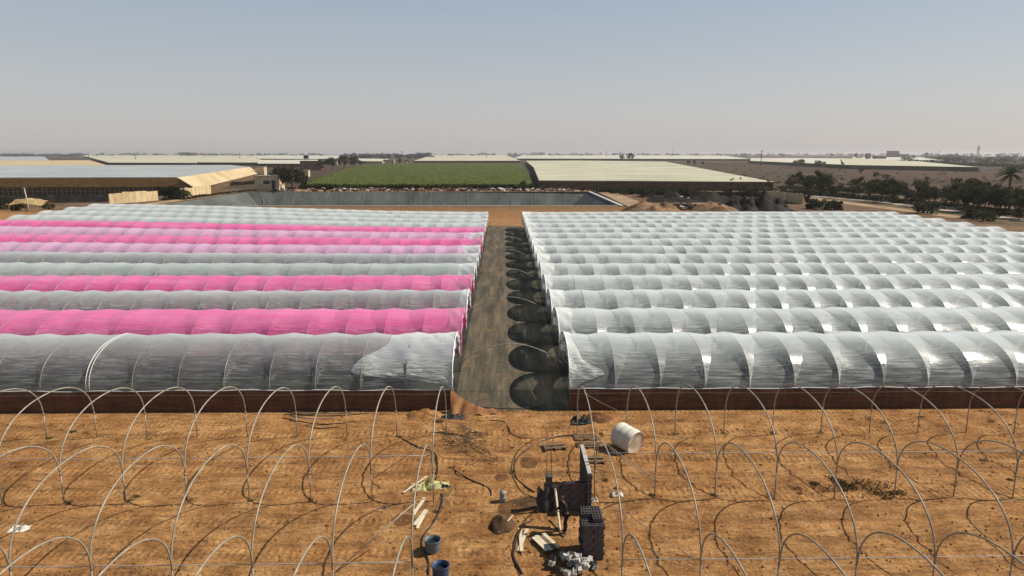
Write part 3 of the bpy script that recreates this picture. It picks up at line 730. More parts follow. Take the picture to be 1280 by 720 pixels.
# workman -----------------------------------------------------------------
def skinned(name, J, E, mat, parent, sub=1):
    me = bpy.data.meshes.new(name); keys = list(J); me.from_pydata([J[k][0] for k in keys], [(keys.index(a), keys.index(c)) for a, c in E], []); me.materials.append(mat)
    o = bpy.data.objects.new(name, me); COL.objects.link(o); o.parent = parent
    md = o.modifiers.new('skin', 'SKIN'); md.use_smooth_shade = True
    for i, k in enumerate(keys):
        sv = me.skin_vertices[0].data[i]; r = J[k][1]; sv.radius = (r, r) if not isinstance(r, tuple) else r; sv.use_root = (i == 0)
    o.modifiers.new('sub', 'SUBSURF').levels = sub; o.modifiers['sub'].render_levels = sub
    return o
M['skin'] = pm('skin', (.14, .07, .04), (.20, .10, .06), 3, .6)
M['jacket'] = pm('dark_jacket', (.022, .018, .018), (.045, .036, .034), 4, .9)
M['trousers'] = pm('dark_trousers', (.016, .016, .02), (.035, .033, .038), 4, .9)
M['hair'] = pm('black_hair', (.01, .008, .007), (.025, .02, .018), 9, .7)
M['boots'] = pm('boots', (.05, .04, .03), (.09, .07, .05), 4, .8)
pc = up(707.5, 665); T = thing('person', 'workman in dark jacket and trousers holding a board by the block walls', 'person', pc, R(-70))
# faces -y locally before the turn; bends a little towards the board
V = Vector
J = {'pelvis': (V((0, 0, .93)), (.13, .10)), 'belly': (V((0, -.05, 1.10)), (.125, .09)), 'chest': (V((0, -.11, 1.30)), (.15, .10)), 'neckb': (V((0, -.15, 1.45)), (.06, .06)), 'neck': (V((0, -.18, 1.52)), .05), 'head0': (V((0, -.20, 1.56)), .06)}
E = [('pelvis', 'belly'), ('belly', 'chest'), ('chest', 'neckb'), ('neckb', 'neck'), ('neck', 'head0')]
for sd, n in ((1, 'l'), (-1, 'r')):
    st = .10 if sd == 1 else -.06
    J.update({n+'hip': (V((sd*.10, 0, .86)), .09), n+'knee': (V((sd*.11, -.03-st, .48)), .06), n+'ank': (V((sd*.12, .02-st, .09)), .042), n+'toe': (V((sd*.13, -.15-st, .04)), (.04, .03)),
              n+'sh': (V((sd*.19, -.13, 1.40)), .058), n+'elb': (V((sd*.24, -.22, 1.13)), .043), n+'wri': (V((sd*.16, -.43, 1.10+.06*sd)), .028), n+'pal': (V((sd*.14, -.50, 1.11+.06*sd)), (.038, .018))})
    E += [('pelvis', n+'hip'), (n+'hip', n+'knee'), (n+'knee', n+'ank'), (n+'ank', n+'toe'), ('chest', n+'sh'), (n+'sh', n+'elb'), (n+'elb', n+'wri'), (n+'wri', n+'pal')]
    for f in range(4):
        b0 = V((sd*(.14-.03+.02*f), -.535, 1.11+.06*sd)); J[n+f'f{f}a'] = (b0, .010); J[n+f'f{f}b'] = (b0+V((-sd*.015, -.035-.004*(f % 3), -.012)), .009); J[n+f'f{f}c'] = (b0+V((-sd*.03, -.045, -.035)), .008)
        E += [(n+'pal', n+f'f{f}a'), (n+f'f{f}a', n+f'f{f}b'), (n+f'f{f}b', n+f'f{f}c')]
    J[n+'ta'] = (V((sd*.09, -.48, 1.125+.06*sd)), .011); J[n+'tb'] = (V((sd*.07, -.51, 1.13+.06*sd)), .009); E += [(n+'pal', n+'ta'), (n+'ta', n+'tb')]
skinned('body', J, E, M['skin'], T)
jk = {k: J[k] for k in ('pelvis', 'belly', 'chest', 'neckb', 'lsh', 'lelb', 'lwri', 'rsh', 'relb', 'rwri')}
jk = {k: (p, tuple(x+.022 for x in (r if isinstance(r, tuple) else (r, r)))) for k, (p, r) in jk.items()}
skinned('jacket', jk, [('pelvis', 'belly'), ('belly', 'chest'), ('chest', 'neckb'), ('chest', 'lsh'), ('lsh', 'lelb'), ('lelb', 'lwri'), ('chest', 'rsh'), ('rsh', 'relb'), ('relb', 'rwri')], M['jacket'], T)
tk = {k: J[k] for k in ('pelvis', 'lhip', 'lknee', 'lank', 'rhip', 'rknee', 'rank')}
tk = {k: (p, tuple(x+.018 for x in (r if isinstance(r, tuple) else (r, r)))) for k, (p, r) in tk.items()}
skinned('trousers', tk, [('pelvis', 'lhip'), ('lhip', 'lknee'), ('lknee', 'lank'), ('pelvis', 'rhip'), ('rhip', 'rknee'), ('rknee', 'rank')], M['trousers'], T)
for sd in (1, -1):
    st = .10 if sd == 1 else -.06
    b = MB(); b.grid(lambda u, v: (sd*.125+.05*math.sin(u*6.283)*(1-.2*v), -.07-st+(-.15*math.cos(u*6.283)-.02)*(1-.5*v)+.04*v, .005+.10*v), 14, 4); b.build('shoe', M['boots'], T)
b = MB(); hc = V((0, -.235, 1.66))
def headf(u, v):
    a, p = u*2*math.pi, v*math.pi; x, y, z = .076*math.sin(p)*math.sin(a), -.098*math.sin(p)*math.cos(a), .122*math.cos(p)
    if math.cos(a) > .2: 
        y += .012*math.exp(-((z-.02)/.02)**2)*(math.exp(-((abs(x)-.032)/.014)**2)); y -= .026*math.exp(-((x)/.013)**2-((z+.015)/.024)**2); y -= .006*math.exp(-(x/.03)**2-((z+.055)/.01)**2)
    if z < -.03: x *= 1-(-.03-z)*2.4
    return (hc.x+x, hc.y+y, hc.z+z)
b.grid(headf, 28, 22); hd = b.build('head', M['skin'], T)
for sd in (1, -1):
    b = MB(); b.lathe([(.001, -.012), (.016, -.008), (.022, 0), (.014, .006), (.001, .008)], 10, (hc.x+sd*.078, hc.y+.005, hc.z), rot=Matrix.Rotation(R(90), 3, 'Y')); b.build('ear', M['skin'], hd)
    b = MB(); b.lathe([(.001, -.011), (.008, -.008), (.011, 0), (.008, .008), (.001, .011)], 8, (hc.x+sd*.030, hc.y-.080, hc.z+.018)); b.build('eye', M['hair'], hd)
b = MB(); b.grid(lambda u, v: (hc.x+.084*math.sin(v*1.75)*math.sin(u*6.283), hc.y+.008-.104*math.sin(v*1.75)*math.cos(u*6.283)*(1 if math.cos(u*6.283) < 0 else .93-.25*v), hc.z+.012+.122*math.cos(v*1.75)+.035*(math.cos(u*6.283) > .3)*v), 24, 10); b.build('hair', M['hair'], T)

# ------------------------------------------------------------------ middle distance and background
def poly(name, pts, mat, z=.03, label=None, kind='structure'):
    b = MB(); vs = [(p.x, p.y, z+hills(p.x, p.y)) for p in pts]; b.add(vs, [tuple(range(len(vs)))])
    o = b.build(name, M[mat]); return tag(o, kind=kind)
M['liner'] = pm('reservoir_liner', (.070, .076, .068), (.125, .130, .115), .12, .85, .3, .1, (1, .4, .4), obj=False)
M['liner_lit'] = M['liner']
M['liner_seam'] = pm('liner_seam', (.16, .175, .175), (.24, .25, .24), .3, .6)
M['concrete'] = pm('pale_concrete', (.42, .40, .36), (.60, .57, .52), .5, .9)
M['track'] = pm('pale_track', (.24, .155, .09), (.40, .28, .17), .15, .95, .4, .08, obj=False)
M['track_grey'] = pm('grey_track', (.30, .26, .22), (.46, .40, .34), .1, .95, .4, .08, obj=False)
M['crop'] = pm('green_crop', (.030, .046, .006), (.100, .112, .020), .08, .9, .8, .5, (1, 3.5, 1), obj=False)
M['crop_leaf'] = pm('crop_leaves', (.03, .055, .008), (.09, .12, .02), .08, .9, obj=False)
M['plough'] = pm('ploughed_field', (.032, .020, .012), (.085, .052, .030), .05, .95, .5, .4, (1, 6, 1), obj=False)
M['plough_red'] = pm('reddish_field', (.045, .026, .016), (.105, .062, .038), .05, .95, .5, .4, (1, 6, 1), obj=False)
M['scrub'] = pm('scrub_ground', (.035, .032, .024), (.085, .066, .050), .03, .95, .8, 1.0, (1, 2.5, 1), obj=False)
M['net_beige'] = pm('beige_net', (.42, .40, .285), (.53, .51, .38), .02, .9, .25, .25, (1, 1, 1), obj=False)
M['net_cream'] = pm('cream_net', (.42, .31, .17), (.56, .44, .27), .05, .9, .4, .4, obj=False)
M['net_grey'] = pm('grey_roof_film', (.29, .31, .315), (.40, .42, .415), .03, .8, .3, .3, (1, 2, 1), obj=False)
M['net_white'] = pm('pale_roof_net', (.50, .47, .36), (.62, .58, .46), .02, .6, .3, .3, obj=False)
M['wall_brown'] = pm('brown_windbreak', (.10, .062, .036), (.18, .115, .07), .4, .95, .5, .2, (1, 1, 3), obj=False)
M['wall_tan'] = pm('tan_reed_wall', (.40, .235, .085), (.62, .40, .18), .5, .95, .8, .3, (1, 1, 4), obj=False)
M['wall_olive'] = pm('olive_windbreak', (.085, .075, .04), (.14, .12, .065), .3, .95, .5, .2, obj=False)
M['pole'] = pm('weathered_pole', (.30, .24, .15), (.46, .38, .26), 1.0, .9)
M['reed'] = pm('tan_reed', (.50, .37, .20), (.68, .53, .33), .6, .95, .8, .15, (2, 2, .5), obj=False)
M['thatch'] = pm('thatch', (.34, .23, .10), (.54, .40, .20), 1.0, .95, .9, .15)
M['dirt_heap'] = pm('heap_earth', (.12, .068, .036), (.29, .18, .10), .25, .95, .9, .3, obj=False)
M['house_tan'] = pm('tan_render', (.36, .28, .19), (.48, .38, .27), .4, .9)
M['house_red'] = pm('red_brown_render', (.20, .10, .075), (.28, .15, .11), .4, .9)
M['house_white'] = pm('white_render', (.55, .54, .50), (.72, .70, .66), .4, .9)
M['house_cream'] = pm('cream_render', (.50, .40, .26), (.66, .54, .37), .4, .9)
M['roof_flat'] = pm('flat_roof', (.30, .26, .21), (.42, .37, .30), .4, .9)
M['dark_glass'] = pm('dark_opening', (.015, .015, .016), (.03, .03, .032), 1, .4)
M['bark'] = pm('bark', (.06, .042, .028), (.12, .085, .055), 2, .95, .6, .03)
def leafmat(nm, a, c):
    m = M[nm] = pm(nm, a, c, .5, .8, .2, .05, obj=True, lo=.4, hi=.6); t = m.node_tree; b = t.nodes['Principled BSDF']; o = t.nodes['Material Output']
    tl = N(t, 'ShaderNodeBsdfTranslucent'); t.links.new(b.inputs['Base Color'].links[0].from_socket, tl.inputs[0])
    mx = N(t, 'ShaderNodeMixShader'); mx.inputs[0].default_value = .4; t.links.new(b.outputs[0], mx.inputs[1]); t.links.new(tl.outputs[0], mx.inputs[2]); t.links.new(mx.outputs[0], o.inputs[0])
leafmat('acacia_leaves', (.018, .024, .009), (.065, .066, .026)); leafmat('olive_leaves', (.024, .031, .012), (.075, .082, .034))
leafmat('brown_leaves', (.035, .028, .014), (.075, .058, .032)); leafmat('palm_leaves', (.022, .030, .012), (.06, .065, .028)); leafmat('hedge_leaves', (.014, .018, .007), (.045, .045, .018))
M['junk_dark'] = pm('dark_rubbish', (.010, .009, .007), (.036, .029, .022), .6, .8, .7, .3, obj=False)

# reservoir: a lined basin dug below the ground
zb = -9.0; ins = 12.0
def bas(u0, u1):  # slopes
    pass
cor = [(BX0, BY0), (BX1, BY0), (BX1, BY1), (BX0, BY1)]; inn = [(BX0+ins, BY0+ins), (BX1-ins, BY0+ins), (BX1-ins, BY1-ins), (BX0+ins, BY1-ins)]
b = MB()
for i in range(4):
    a0, a1, c0, c1 = cor[i], cor[(i+1) % 4], inn[i], inn[(i+1) % 4]
    def f(u, v):
        X = a0[0]+(a1[0]-a0[0])*u; Y = a0[1]+(a1[1]-a0[1])*u; X2 = c0[0]+(c1[0]-c0[0])*u; Y2 = c0[1]+(c1[1]-c0[1])*u
        x, y = X+(X2-X)*v, Y+(Y2-Y)*v
        return (x, y, zb*v+hills(x, y)*(1-v)+(.14*math.sin(u*140)*math.sin(math.pi*v)))
    b.grid(f, 80, 6)
b.add([(x, y, zb) for x, y in inn], [(0, 1, 2, 3)])
basin = b.build('reservoir', M['liner']); tag(basin, kind='structure')
for i in range(29):
    x = BX0+7+i*4.95+rnd.uniform(-.8, .8); xx = min(max(x, BX0+ins), BX1-ins)
    b = MB(); b.tube([(x, BY1, .03), ((x+xx)/2, BY1-ins/2, zb/2+.12), (xx, BY1-ins, zb+.1)], .07 if i % 3 else .12, 4); b.build('liner_seam', M['liner_seam'], basin)
def kerb(name, pts, w, h, mat, label):
    b = MB()
    for i in range(len(pts)-1):
        a, c = Vector(pts[i]), Vector(pts[i+1]); d = c-a; b.box((a+c)/2+Vector((0, 0, h/2)), (d.length, w, h), math.atan2(d.y, d.x))
    return tag(b.build(name, M[mat]), label, 'kerb')
kerb('reservoir_kerb', [(BX1+.6, BY0-4, 0), (BX1+.6, BY1, 0)], 1.1, .35, 'concrete', 'pale concrete kerb along the right edge of the reservoir')
kerb('reservoir_kerb', [(BX0, BY0-.7, .0), (BX1, BY0-.7, 0)], .8, .15, 'concrete', 'thin pale kerb along the near edge of the reservoir')
kerb('reservoir_kerb', [(BX0, BY1+.7, 0), (BX1, BY1+.7, 0)], .8, .25, 'track', 'thin sandy kerb along the far edge of the reservoir')
poly('dark_verge', [Vector((BX1+1.3, BY0-6, 0)), Vector((BX1+4.2, BY0-6, 0)), Vector((BX1+3.6, BY1+3, 0)), Vector((BX1+1.3, BY1+3, 0))], 'junk_dark', .03)
poly('sandy_track', [P(797, 264), P(830, 264), P(765, 239), P(745, 239)], 'track', .05)
poly('sandy_track', [Vector((BX0-9, BY0-12, 0)), Vector((BX0-2, BY0-12, 0)), Vector((BX0-1, BY1+6, 0)), Vector((BX0-6, BY1+6, 0))], 'track', .04)

# fields
fieldp = [P(372, 236), P(668, 236), P(662, 222), P(650, 205), P(500, 205), P(440, 209)]
poly('brown_strip', [P(345, 240), P(745, 240), P(745, 236), P(345, 236)], 'track', .03)
def inside(x, y, pts):
    c = False; n = len(pts)
    for i in range(n):
        a, d = pts[i], pts[(i+1) % n]
        if (a.y > y) != (d.y > y) and x < (d.x-a.x)*(y-a.y)/(d.y-a.y)+a.x: c = not c
    return c
b = MB(); CH = 1.5
def rowspan(y):
    xx = []; n = len(fieldp)
    for i in range(n):
        a, c = fieldp[i], fieldp[(i+1) % n]
        if (a.y > y) != (c.y > y): xx.append((c.x-a.x)*(y-a.y)/(c.y-a.y)+a.x)
    return (min(xx), max(xx)) if xx else None
yA = min(p.y for p in fieldp)+.5; yB = max(p.y for p in fieldp)-1
def cropf(u, v):
    y = yA+(yB-yA)*v**1.7; a, c = rowspan(y); a += 3*noise.noise((y*.06, 1, 1)); x = a+(c-a)*u
    e = 0.0 if v == 0 or u in (0, 1) else CH+.75*noise.noise((x*.22, y*.12, 3))+.5*noise.noise((x*.9, y*.35, 8))
    return (x, y, e)
b.grid(cropf, 240, 150)
xs0 = min(p.x for p in fieldp); xs1 = max(p.x for p in fieldp)
k = 0
while k < 0:
    y = 322+(rnd.random()**1.6)*560; x = rnd.uniform(xs0, xs1)
    if not inside(x, y, fieldp): continue
    k += 1; s = .5+y/900*1.6; a = rnd.uniform(0, 3.14); w = Vector((math.cos(a), math.sin(a), rnd.uniform(-.15, .15)))*s*.5; d = Vector((-math.sin(a), math.cos(a), rnd.uniform(-.5, .5)))*s*.45
    p = Vector((x, y, CH+rnd.uniform(0, .3)+.25*noise.noise((x*.05, y*.05, 2)))); b.add([p-w-d, p+w-d, p+w*.8+d, p-w*.8+d], [(0, 1, 2, 3)])
y = 0
for i in range(3500):       # ragged front edge of the crop
    u = rnd.uniform(375, 668); p = P(u, 236+rnd.uniform(-.6, .3)); a = rnd.uniform(0, 3.14); w = Vector((math.cos(a), math.sin(a), 0))*.35; h = rnd.uniform(.6, 2.4)
    b.add([p-w, p+w, p+Vector((rnd.uniform(-.3, .3), 0, h))+w*.5, p+Vector((0, 0, h))-w*.4], [(0, 1, 2, 3)])
o = b.build('green_crop', M['crop']); tag(o, 'dense low green crop field beyond the reservoir', 'crop', kind='stuff')
poly('ploughed_field', [P(885, 207), P(960, 206.5), P(1010, 215), P(1120, 225), P(1280, 240), P(1400, 246), P(1400, 228), P(1230, 216), P(1010, 210), P(1050, 207), P(940, 203), P(880, 204)], 'plough', .05)
poly('ploughed_field', [P(1010, 222), P(1120, 222), P(1330, 236), P(1330, 213), P(1060, 213)], 'plough_red', .09)
poly('scrub_land', [P(1120, 207), P(1225, 213), P(1500, 218), P(1500, 196.5), P(1120, 196.5)], 'scrub', .08)

M['brown_soil'] = pm('brown_soil', (.075, .048, .028), (.20, .125, .07), .09, .95, .8, .3, (1, 2.2, 1), obj=False)
def ragged(name, pts, mat, z, seed, amp=3.0):
    out = []; n = len(pts)
    for i in range(n):
        a, c = pts[i], pts[(i+1) % n]
        for k in range(10):
            p = a.lerp(c, k/10); out.append(p+Vector((noise.noise((p.x*.09, p.y*.09, seed))*amp, noise.noise((p.x*.09, p.y*.09, seed+5))*amp, 0)))
    return poly(name, out, mat, z)
ragged('brown_soil', [Vector((46, 226, 0)), Vector((70, 190, 0)), Vector((100, 164, 0)), Vector((108, 30, 0)), Vector((400, 30, 0)), Vector((420, 330, 0)), Vector((46, 306, 0))], 'brown_soil', .022, 1)
ragged('brown_soil', [Vector((-122, 215, 0)), Vector((-122, 330, 0)), Vector((-420, 330, 0)), Vector((-420, 60, 0)), Vector((-100, 60, 0)), Vector((-101, 160, 0))], 'brown_soil', .022, 4)
# flat roofed net houses
def nethouse(label, roof, h, mroof, mwalls, posts=None, nz_=0.0, lower=None, group='flat roofed net houses'):
    "roof: pixel corners of the roof seen in the photograph, counter clockwise from near left"
    pts = [P(u, v, h) for u, v in roof]; cx = sum(p.x for p in pts)/len(pts); cy = sum(p.y for p in pts)/len(pts)
    T = thing('net_house', label, 'net house', (cx, cy, 0), group=group); O = Vector((cx, cy, 0))
    b = MB(); n = len(pts)
    # gently waved roof sheet
    b.add([p-O for p in pts], [tuple(range(n))]); b.build('roof_net', M[mroof], T)
    b = MB()
    for i in range(n):
        a, c = pts[i]-O, pts[(i+1) % n]-O; d = (c-a); L = d.length
        if L < 2: continue
        nrm = Vector((d.y, -d.x, 0)).normalized()
        m = MB(); seg = max(2, min(60, int(L/4)))
        m.grid(lambda u, v: (a+d*u)*1.0+nrm*(.25*math.sin(u*seg*3.1)*(1-v))-Vector((0, 0, h*(1-v)+.02*v)), seg*2, 2)
        m.build('wall_net', M[mwalls[i % len(mwalls)]], T)
        e = MB(); e.tube([a+Vector((0, 0, .05)), c+Vector((0, 0, .05))], .16, 5); e.build('eave', M['net_cream' if 'cream' in mroof else 'net_white'], T) if i == 0 else None
    if posts:
        a, c = pts[0]-O, pts[1]-O; nrm = Vector(((c-a).y, -(c-a).x, 0)).normalized()
        for k in range(posts):
            p = a.lerp(c, (k+.5)/posts)+nrm*.5
            if P_u(p+O) < -30: continue
            q = MB(); q.tube([p-Vector((0, 0, h)), p-Vector((rnd.uniform(-.2, .2), 0, h*.45))], .09, 4); q.build('post', M['pole'], T)
        if lower:
            q = MB(); q.box((0, 0, 0), (1, 1, 1))
    return T
def P_u(p):
    d = CR.transposed() @ (Vector(p)-Vector((0, 0, H))); return 640+F*d.x/-d.z
nethouse('large flat beige net house with brown walls right of the green field', [(674, 226), (967, 227.3), (832, 202), (718, 200.6), (657, 201), (667, 209)], 4.1, 'net_beige', ['wall_brown'])
big = [o for o in COL.objects if o.name.startswith('net_house') and 'large flat beige' in o.get('label', '')][0]
for k in range(1, 12):         # ridge seams where the roof nets are sewn together
    t_ = (k/12)**2; a = P(674, 226, 4.1).lerp(P(657, 201, 4.1), t_); c = P(967, 227.3, 4.1).lerp(P(832, 202, 4.1), t_)
    b = MB(); b.tube([a-big.location+Vector((0, 0, .02)), c-big.location+Vector((0, 0, .02))], .05+.08*t_, 4); b.build('roof_seam', M['roof_flat'], big)
nethouse('long pale net house on the horizon behind the large beige one', [(640, 198.2), (938, 198.8), (905, 194.4), (655, 193.4)], 4.0, 'net_white', ['wall_brown'])
nethouse('pale net house strip ending the horizon row right of the middle', [(938, 201.2), (1056, 206), (1050, 198), (985, 197.4), (938, 197.6)], 4.2, 'net_white', ['wall_olive'])
nethouse('yellowish beige net house beyond the ploughed field on the right', [(1052, 206.2), (1224, 209), (1165, 203.2), (1140, 200.8), (1050, 197.8)], 4.2, 'net_beige', ['wall_olive'])
nethouse('beige net house behind the green crop field', [(517, 201.2), (650, 200.8), (632, 193.6), (540, 193.8)], 4.2, 'net_beige', ['wall_brown'])
nethouse('pale beige net house with a dark wall behind the left greenhouses', [(137, 203.4), (245, 203.6), (262, 194.0), (100, 193.6)], 4.2, 'net_beige', ['wall_brown'])
nethouse('pale beige net house right of the red house on the horizon', [(246, 203.0), (322, 203.2), (330, 194.2), (262, 193.8)], 4.0, 'net_beige', ['wall_olive'])
nethouse('cream sided greenhouse at the far left behind the big grey roofed one', [(-160, 209.5), (137, 207.5), (112, 200.2), (-160, 201.5)], 6.0, 'net_cream', ['net_cream'])
nethouse('grey roofed greenhouse at the far left horizon', [(-160, 201.4), (62, 200.4), (55, 195.6), (-160, 196.0)], 6.2, 'net_grey', ['net_cream'])
nethouse('long pale shed roof left of the water tower', [(322, 204.6), (400, 204.6), (398, 199.6), (322, 199.8)], 4.4, 'net_white', ['wall_brown'])
nethouse('pale shed roof on the horizon above the brown block building', [(322, 198.4), (424, 198.8), (430, 194.4), (322, 193.9)], 4.4, 'net_white', ['wall_brown'])
nethouse('small pale net house on the horizon behind the cream hut', [(452, 201.5), (478, 201.6), (486, 198.5), (446, 198.2)], 4.0, 'net_white', ['net_cream'])
nethouse('white sheeted net house beside the dark shed on the right horizon', [(1065, 199.6), (1180, 200.4), (1172, 196.6), (1066, 196.4)], 4.0, 'net_white', ['net_white'])
nethouse('thin pale net house strip on the far right horizon', [(1205, 195.8), (1330, 196.6), (1330, 194.2), (1205, 194.0)], 4.0, 'net_white', ['wall_olive'])
# the big grey roofed greenhouse on the left: roof, brown front, cream side
gh = 7.2
rf = [P(-170, 223, gh), P(222, 222, gh), P(312, 208.6, gh), P(288, 206.2, gh), P(-170, 206.6, gh)]
T = thing('greenhouse', 'big greenhouse with grey film roof, brown netted front and cream side', 'greenhouse', (rf[1].x, rf[1].y, 0)); O = Vector((rf[1].x, rf[1].y, 0))
b = MB(); b.add([p-O for p in rf], [tuple(range(5))]); b.build('roof', M['net_grey'], T)
b = MB(); a, c = rf[0]-O, rf[1]-O; b.grid(lambda u, v: (a+(c-a)*u)+Vector((0, .35-.3*v+.12*math.sin(u*150), -gh*.5+(gh*.5-.4)*v)), 160, 3); b.build('front_net', M['wall_tan'], T)
b = MB(); b.grid(lambda u, v: (a+(c-a)*u)+Vector((0, 1.6, -gh+(gh*.55)*v)), 60, 2); b.build('inner_net', M['wall_brown'], T)
b = MB(); b.box(((a+c)/2+Vector((0, -.1, -.15))), ((c-a).length, .5, .7), math.atan2((c-a).y, (c-a).x)); b.build('front_eave', M['net_cream'], T)
for k in range(64):
    p = a.lerp(c, (k+.5)/64)
    if P_u(p+O) < -5: continue
    hh = rnd.uniform(.42, .56)*gh
    b = MB(); b.tube([p+Vector((rnd.uniform(-.3, .3), -.1, -gh)), p+Vector((rnd.uniform(-.2, .2), -.1, -gh+hh))], .10, 4); b.build('post', M['pole'], T)
for z in (.28, .45):
    b = MB(); b.tube([a+Vector((0, -.15, -gh*(1-z))), c+Vector((0, -.15, -gh*(1-z)))], .07, 4); b.build('rail', M['pole'], T)
b = MB(); c2 = rf[2]-O
def sidef(u, v):
    p = c.lerp(c2, u); d = (c2-c).normalized(); nrm = Vector((d.y, -d.x, 0))
    return p+nrm*(6.5*(1-v)+.22*math.sin(u*75)*(1-v))+Vector((0, 0, -gh*.62*(1-v)))
b.grid(sidef, 90, 5); b.build('side_cloth', M['net_cream'], T)
d = (c2-c); b = MB(); nrm = Vector((d.normalized().y, -d.normalized().x, 0))
q0, q1 = c+nrm*6.3+Vector((0, 0, -gh*.62)), c2+nrm*6.3+Vector((0, 0, -gh*.62)); z_ = Vector((0, 0, -gh*.38))
b.add([q0, q1, q1+z_, q0+z_, c+Vector((0, 0, -gh)), c], [(0, 1, 2, 3), (0, 3, 4, 5)]); b.build('side_base', M['wall_brown'], T)
# dark earth bank and hedge in front of it, reed walls
def hedge(name, label, px, h, wd, mat, n, leaf, cat='hedge', seed=0, kind=None):
    r = random.Random(seed); pts = [P(u, v) for u, v in px]; b = MB()
    for i in range(n):
        t = r.random()*(len(pts)-1); k = int(t); p = pts[k].lerp(pts[k+1], t-k); q = r.random()
        hh = h*(.75+.5*noise.noise((p.x*.15, p.y*.15, seed))); c = p+Vector((r.uniform(-1, 1)*wd*.5, r.uniform(-1, 1)*wd*.5, hh*(1-q*q)+hills(p.x, p.y)))
        w = Vector((r.uniform(-1, 1), r.uniform(-1, 1), r.uniform(-.4, .4))).normalized()*leaf; u_ = w.cross(Vector((r.uniform(-1, 1), r.uniform(-1, 1), r.uniform(-1, 1)))).normalized()*leaf*.8
        b.add([c-w-u_*.3, c+w-u_, c+w*.6+u_, c-w+u_], [(0, 1, 2, 3)])
    o = b.build(name, M[mat]); 
    if kind: tag(o, label, cat, kind=kind)
    else: tag(o, label, cat)
    return o
b = MB(); pz = [P(-30, 255), P(135, 253), P(150, 252)]
b.grid(lambda u, v: tuple(pz[0].lerp(pz[1], u)+Vector((0, 3*v, 2.6*v+hills(0, 0)))), 20, 2); tag(b.build('earth_bank', M['junk_dark']), 'low dark earth bank in front of the left greenhouse', 'bank')
def clothwall(label, px, h, name='reed_wall', cat='wall', mat='reed', th=.15, nw=12):
    T = thing(name, label, cat, P(*px[0])); O = P(*px[0])
    pts = [P(u, v)-O for u, v in px]
    for i in range(len(pts)-1):
        a, c = pts[i], pts[i+1]; seg = max(2, int((c-a).length/2.2))
        for k in range(seg):
            p, q = a.lerp(c, k/seg), a.lerp(c, (k+.97)/seg); hh = h*rnd.uniform(.93, 1.07); d = q-p
            zz = hills((p+O).x, (p+O).y)
            m = MB(); m.box((p+q)/2+Vector((0, 0, hh/2+zz-.2)), (d.length, th, hh+.4), math.atan2(d.y, d.x)); m.build('panel', M[mat], T)
    return T
clothwall('tan reed wall left of the dark green bush', [(137, 255), (170, 253), (198, 250.5)], 3.6)
clothwall('tan reed wall right of the dark green bush', [(226, 248), (245, 246), (264, 242.5)], 3.8)
clothwall('golden reed fence beside the road on the right', [(958, 251), (980, 252), (1003, 255.5)], 3.3, 'reed_fence', 'fence')
# trees -------------------------------------------------------------------
def crown_mesh(seed, rx, rz, z0, nclump, nleaf, leaf, mat, flat=1.0, open_=.25):
    r = random.Random(seed); b = MB(); cl = []
    for i in range(nclump):
        a = r.uniform(0, 6.28); q = r.random()**.5; z = r.uniform(-1, 1)
        cl.append((Vector((rx*q*math.cos(a)*(1-.35*abs(z)), rx*q*math.sin(a)*(1-.35*abs(z)), z0+rz*z*flat)), r.uniform(.22, .42)*rx))
    for c, s in cl:
        for k in range(nleaf//nclump):
            d = Vector((r.gauss(0, 1), r.gauss(0, 1), r.gauss(0, .8))).normalized()*s*r.random()**.4
            p = c+d; w = Vector((r.uniform(-1, 1), r.uniform(-1, 1), r.uniform(-1, 1))).normalized(); u_ = w.cross(Vector((r.uniform(-1, 1), r.uniform(-1, 1), r.uniform(-1, 1)))).normalized(); l = leaf*r.uniform(.6, 1.3)
            b.add([p-w*l*.5, p+u_*l*.4, p+w*l*.5, p-u_*l*.35], [(0, 1, 2, 3)])
    return b.mesh('crown', M[mat]), [c for c, s in cl]
def trunk_mesh(cl, h, r0, seed):
    r = random.Random(seed); b = MB(); top = Vector((r.uniform(-.3, .3), r.uniform(-.3, .3), h*.45))
    b.tube([(0, 0, -.3), (top.x*.4, top.y*.4, h*.2), top], [r0, r0*.8, r0*.6], 6)
    for c in cl[:9]: b.tube([top-Vector((0, 0, r.uniform(0, h*.15))), top.lerp(c, .5)+Vector((0, 0, -.2)), c], [r0*.45, r0*.3, r0*.12], 4)
    return b.mesh('trunk', M['bark'])
def proto(seed, rx, rz, z0, ncl, nl, leaf, mat, h=None):
    cm, cl = crown_mesh(seed, rx, rz, z0, ncl, nl, leaf, mat); return cm, trunk_mesh(cl, h or z0+rz, rx*.07, seed)
PR = {'acacia': [proto(1, 3.2, 1.7, 4.0, 16, 1700, .42, 'acacia_leaves'), proto(2, 3.6, 1.5, 4.2, 18, 1700, .42, 'acacia_leaves'), proto(3, 2.8, 2.0, 4.2, 14, 1500, .42, 'olive_leaves')],
      'brown': [proto(4, 2.6, 1.9, 3.6, 12, 800, .36, 'brown_leaves')], 'bush': [proto(5, 1.9, 1.0, 1.1, 12, 1100, .34, 'hedge_leaves', 1.5), proto(6, 2.2, .9, 1.0, 12, 1100, .34, 'olive_leaves', 1.4)],
      'thin': [proto(7, 1.1, 3.2, 4.6, 12, 600, .3, 'acacia_leaves'), proto(8, 1.0, 2.6, 4.0, 9, 420, .3, 'acacia_leaves')]}
def tree(kind, u, v, h, label, group=None, i=0, mat=None, name='tree', wx=1.0):
    pr = PR[kind][i % len(PR[kind])]; hh = {'acacia': 5.9, 'brown': 5.6, 'bush': 2.1, 'thin': 7.6}[kind]; s = h/hh
    p = P(u, v); T = thing(name, label, 'tree' if name == 'tree' else 'bush', p, (i*1.7) % 6.28, group); T.scale = (s*wx, s*wx, s)
    T.location.z = hills(p.x, p.y)
    obj('crown', pr[0], T); obj('trunk', pr[1], T)
    return T
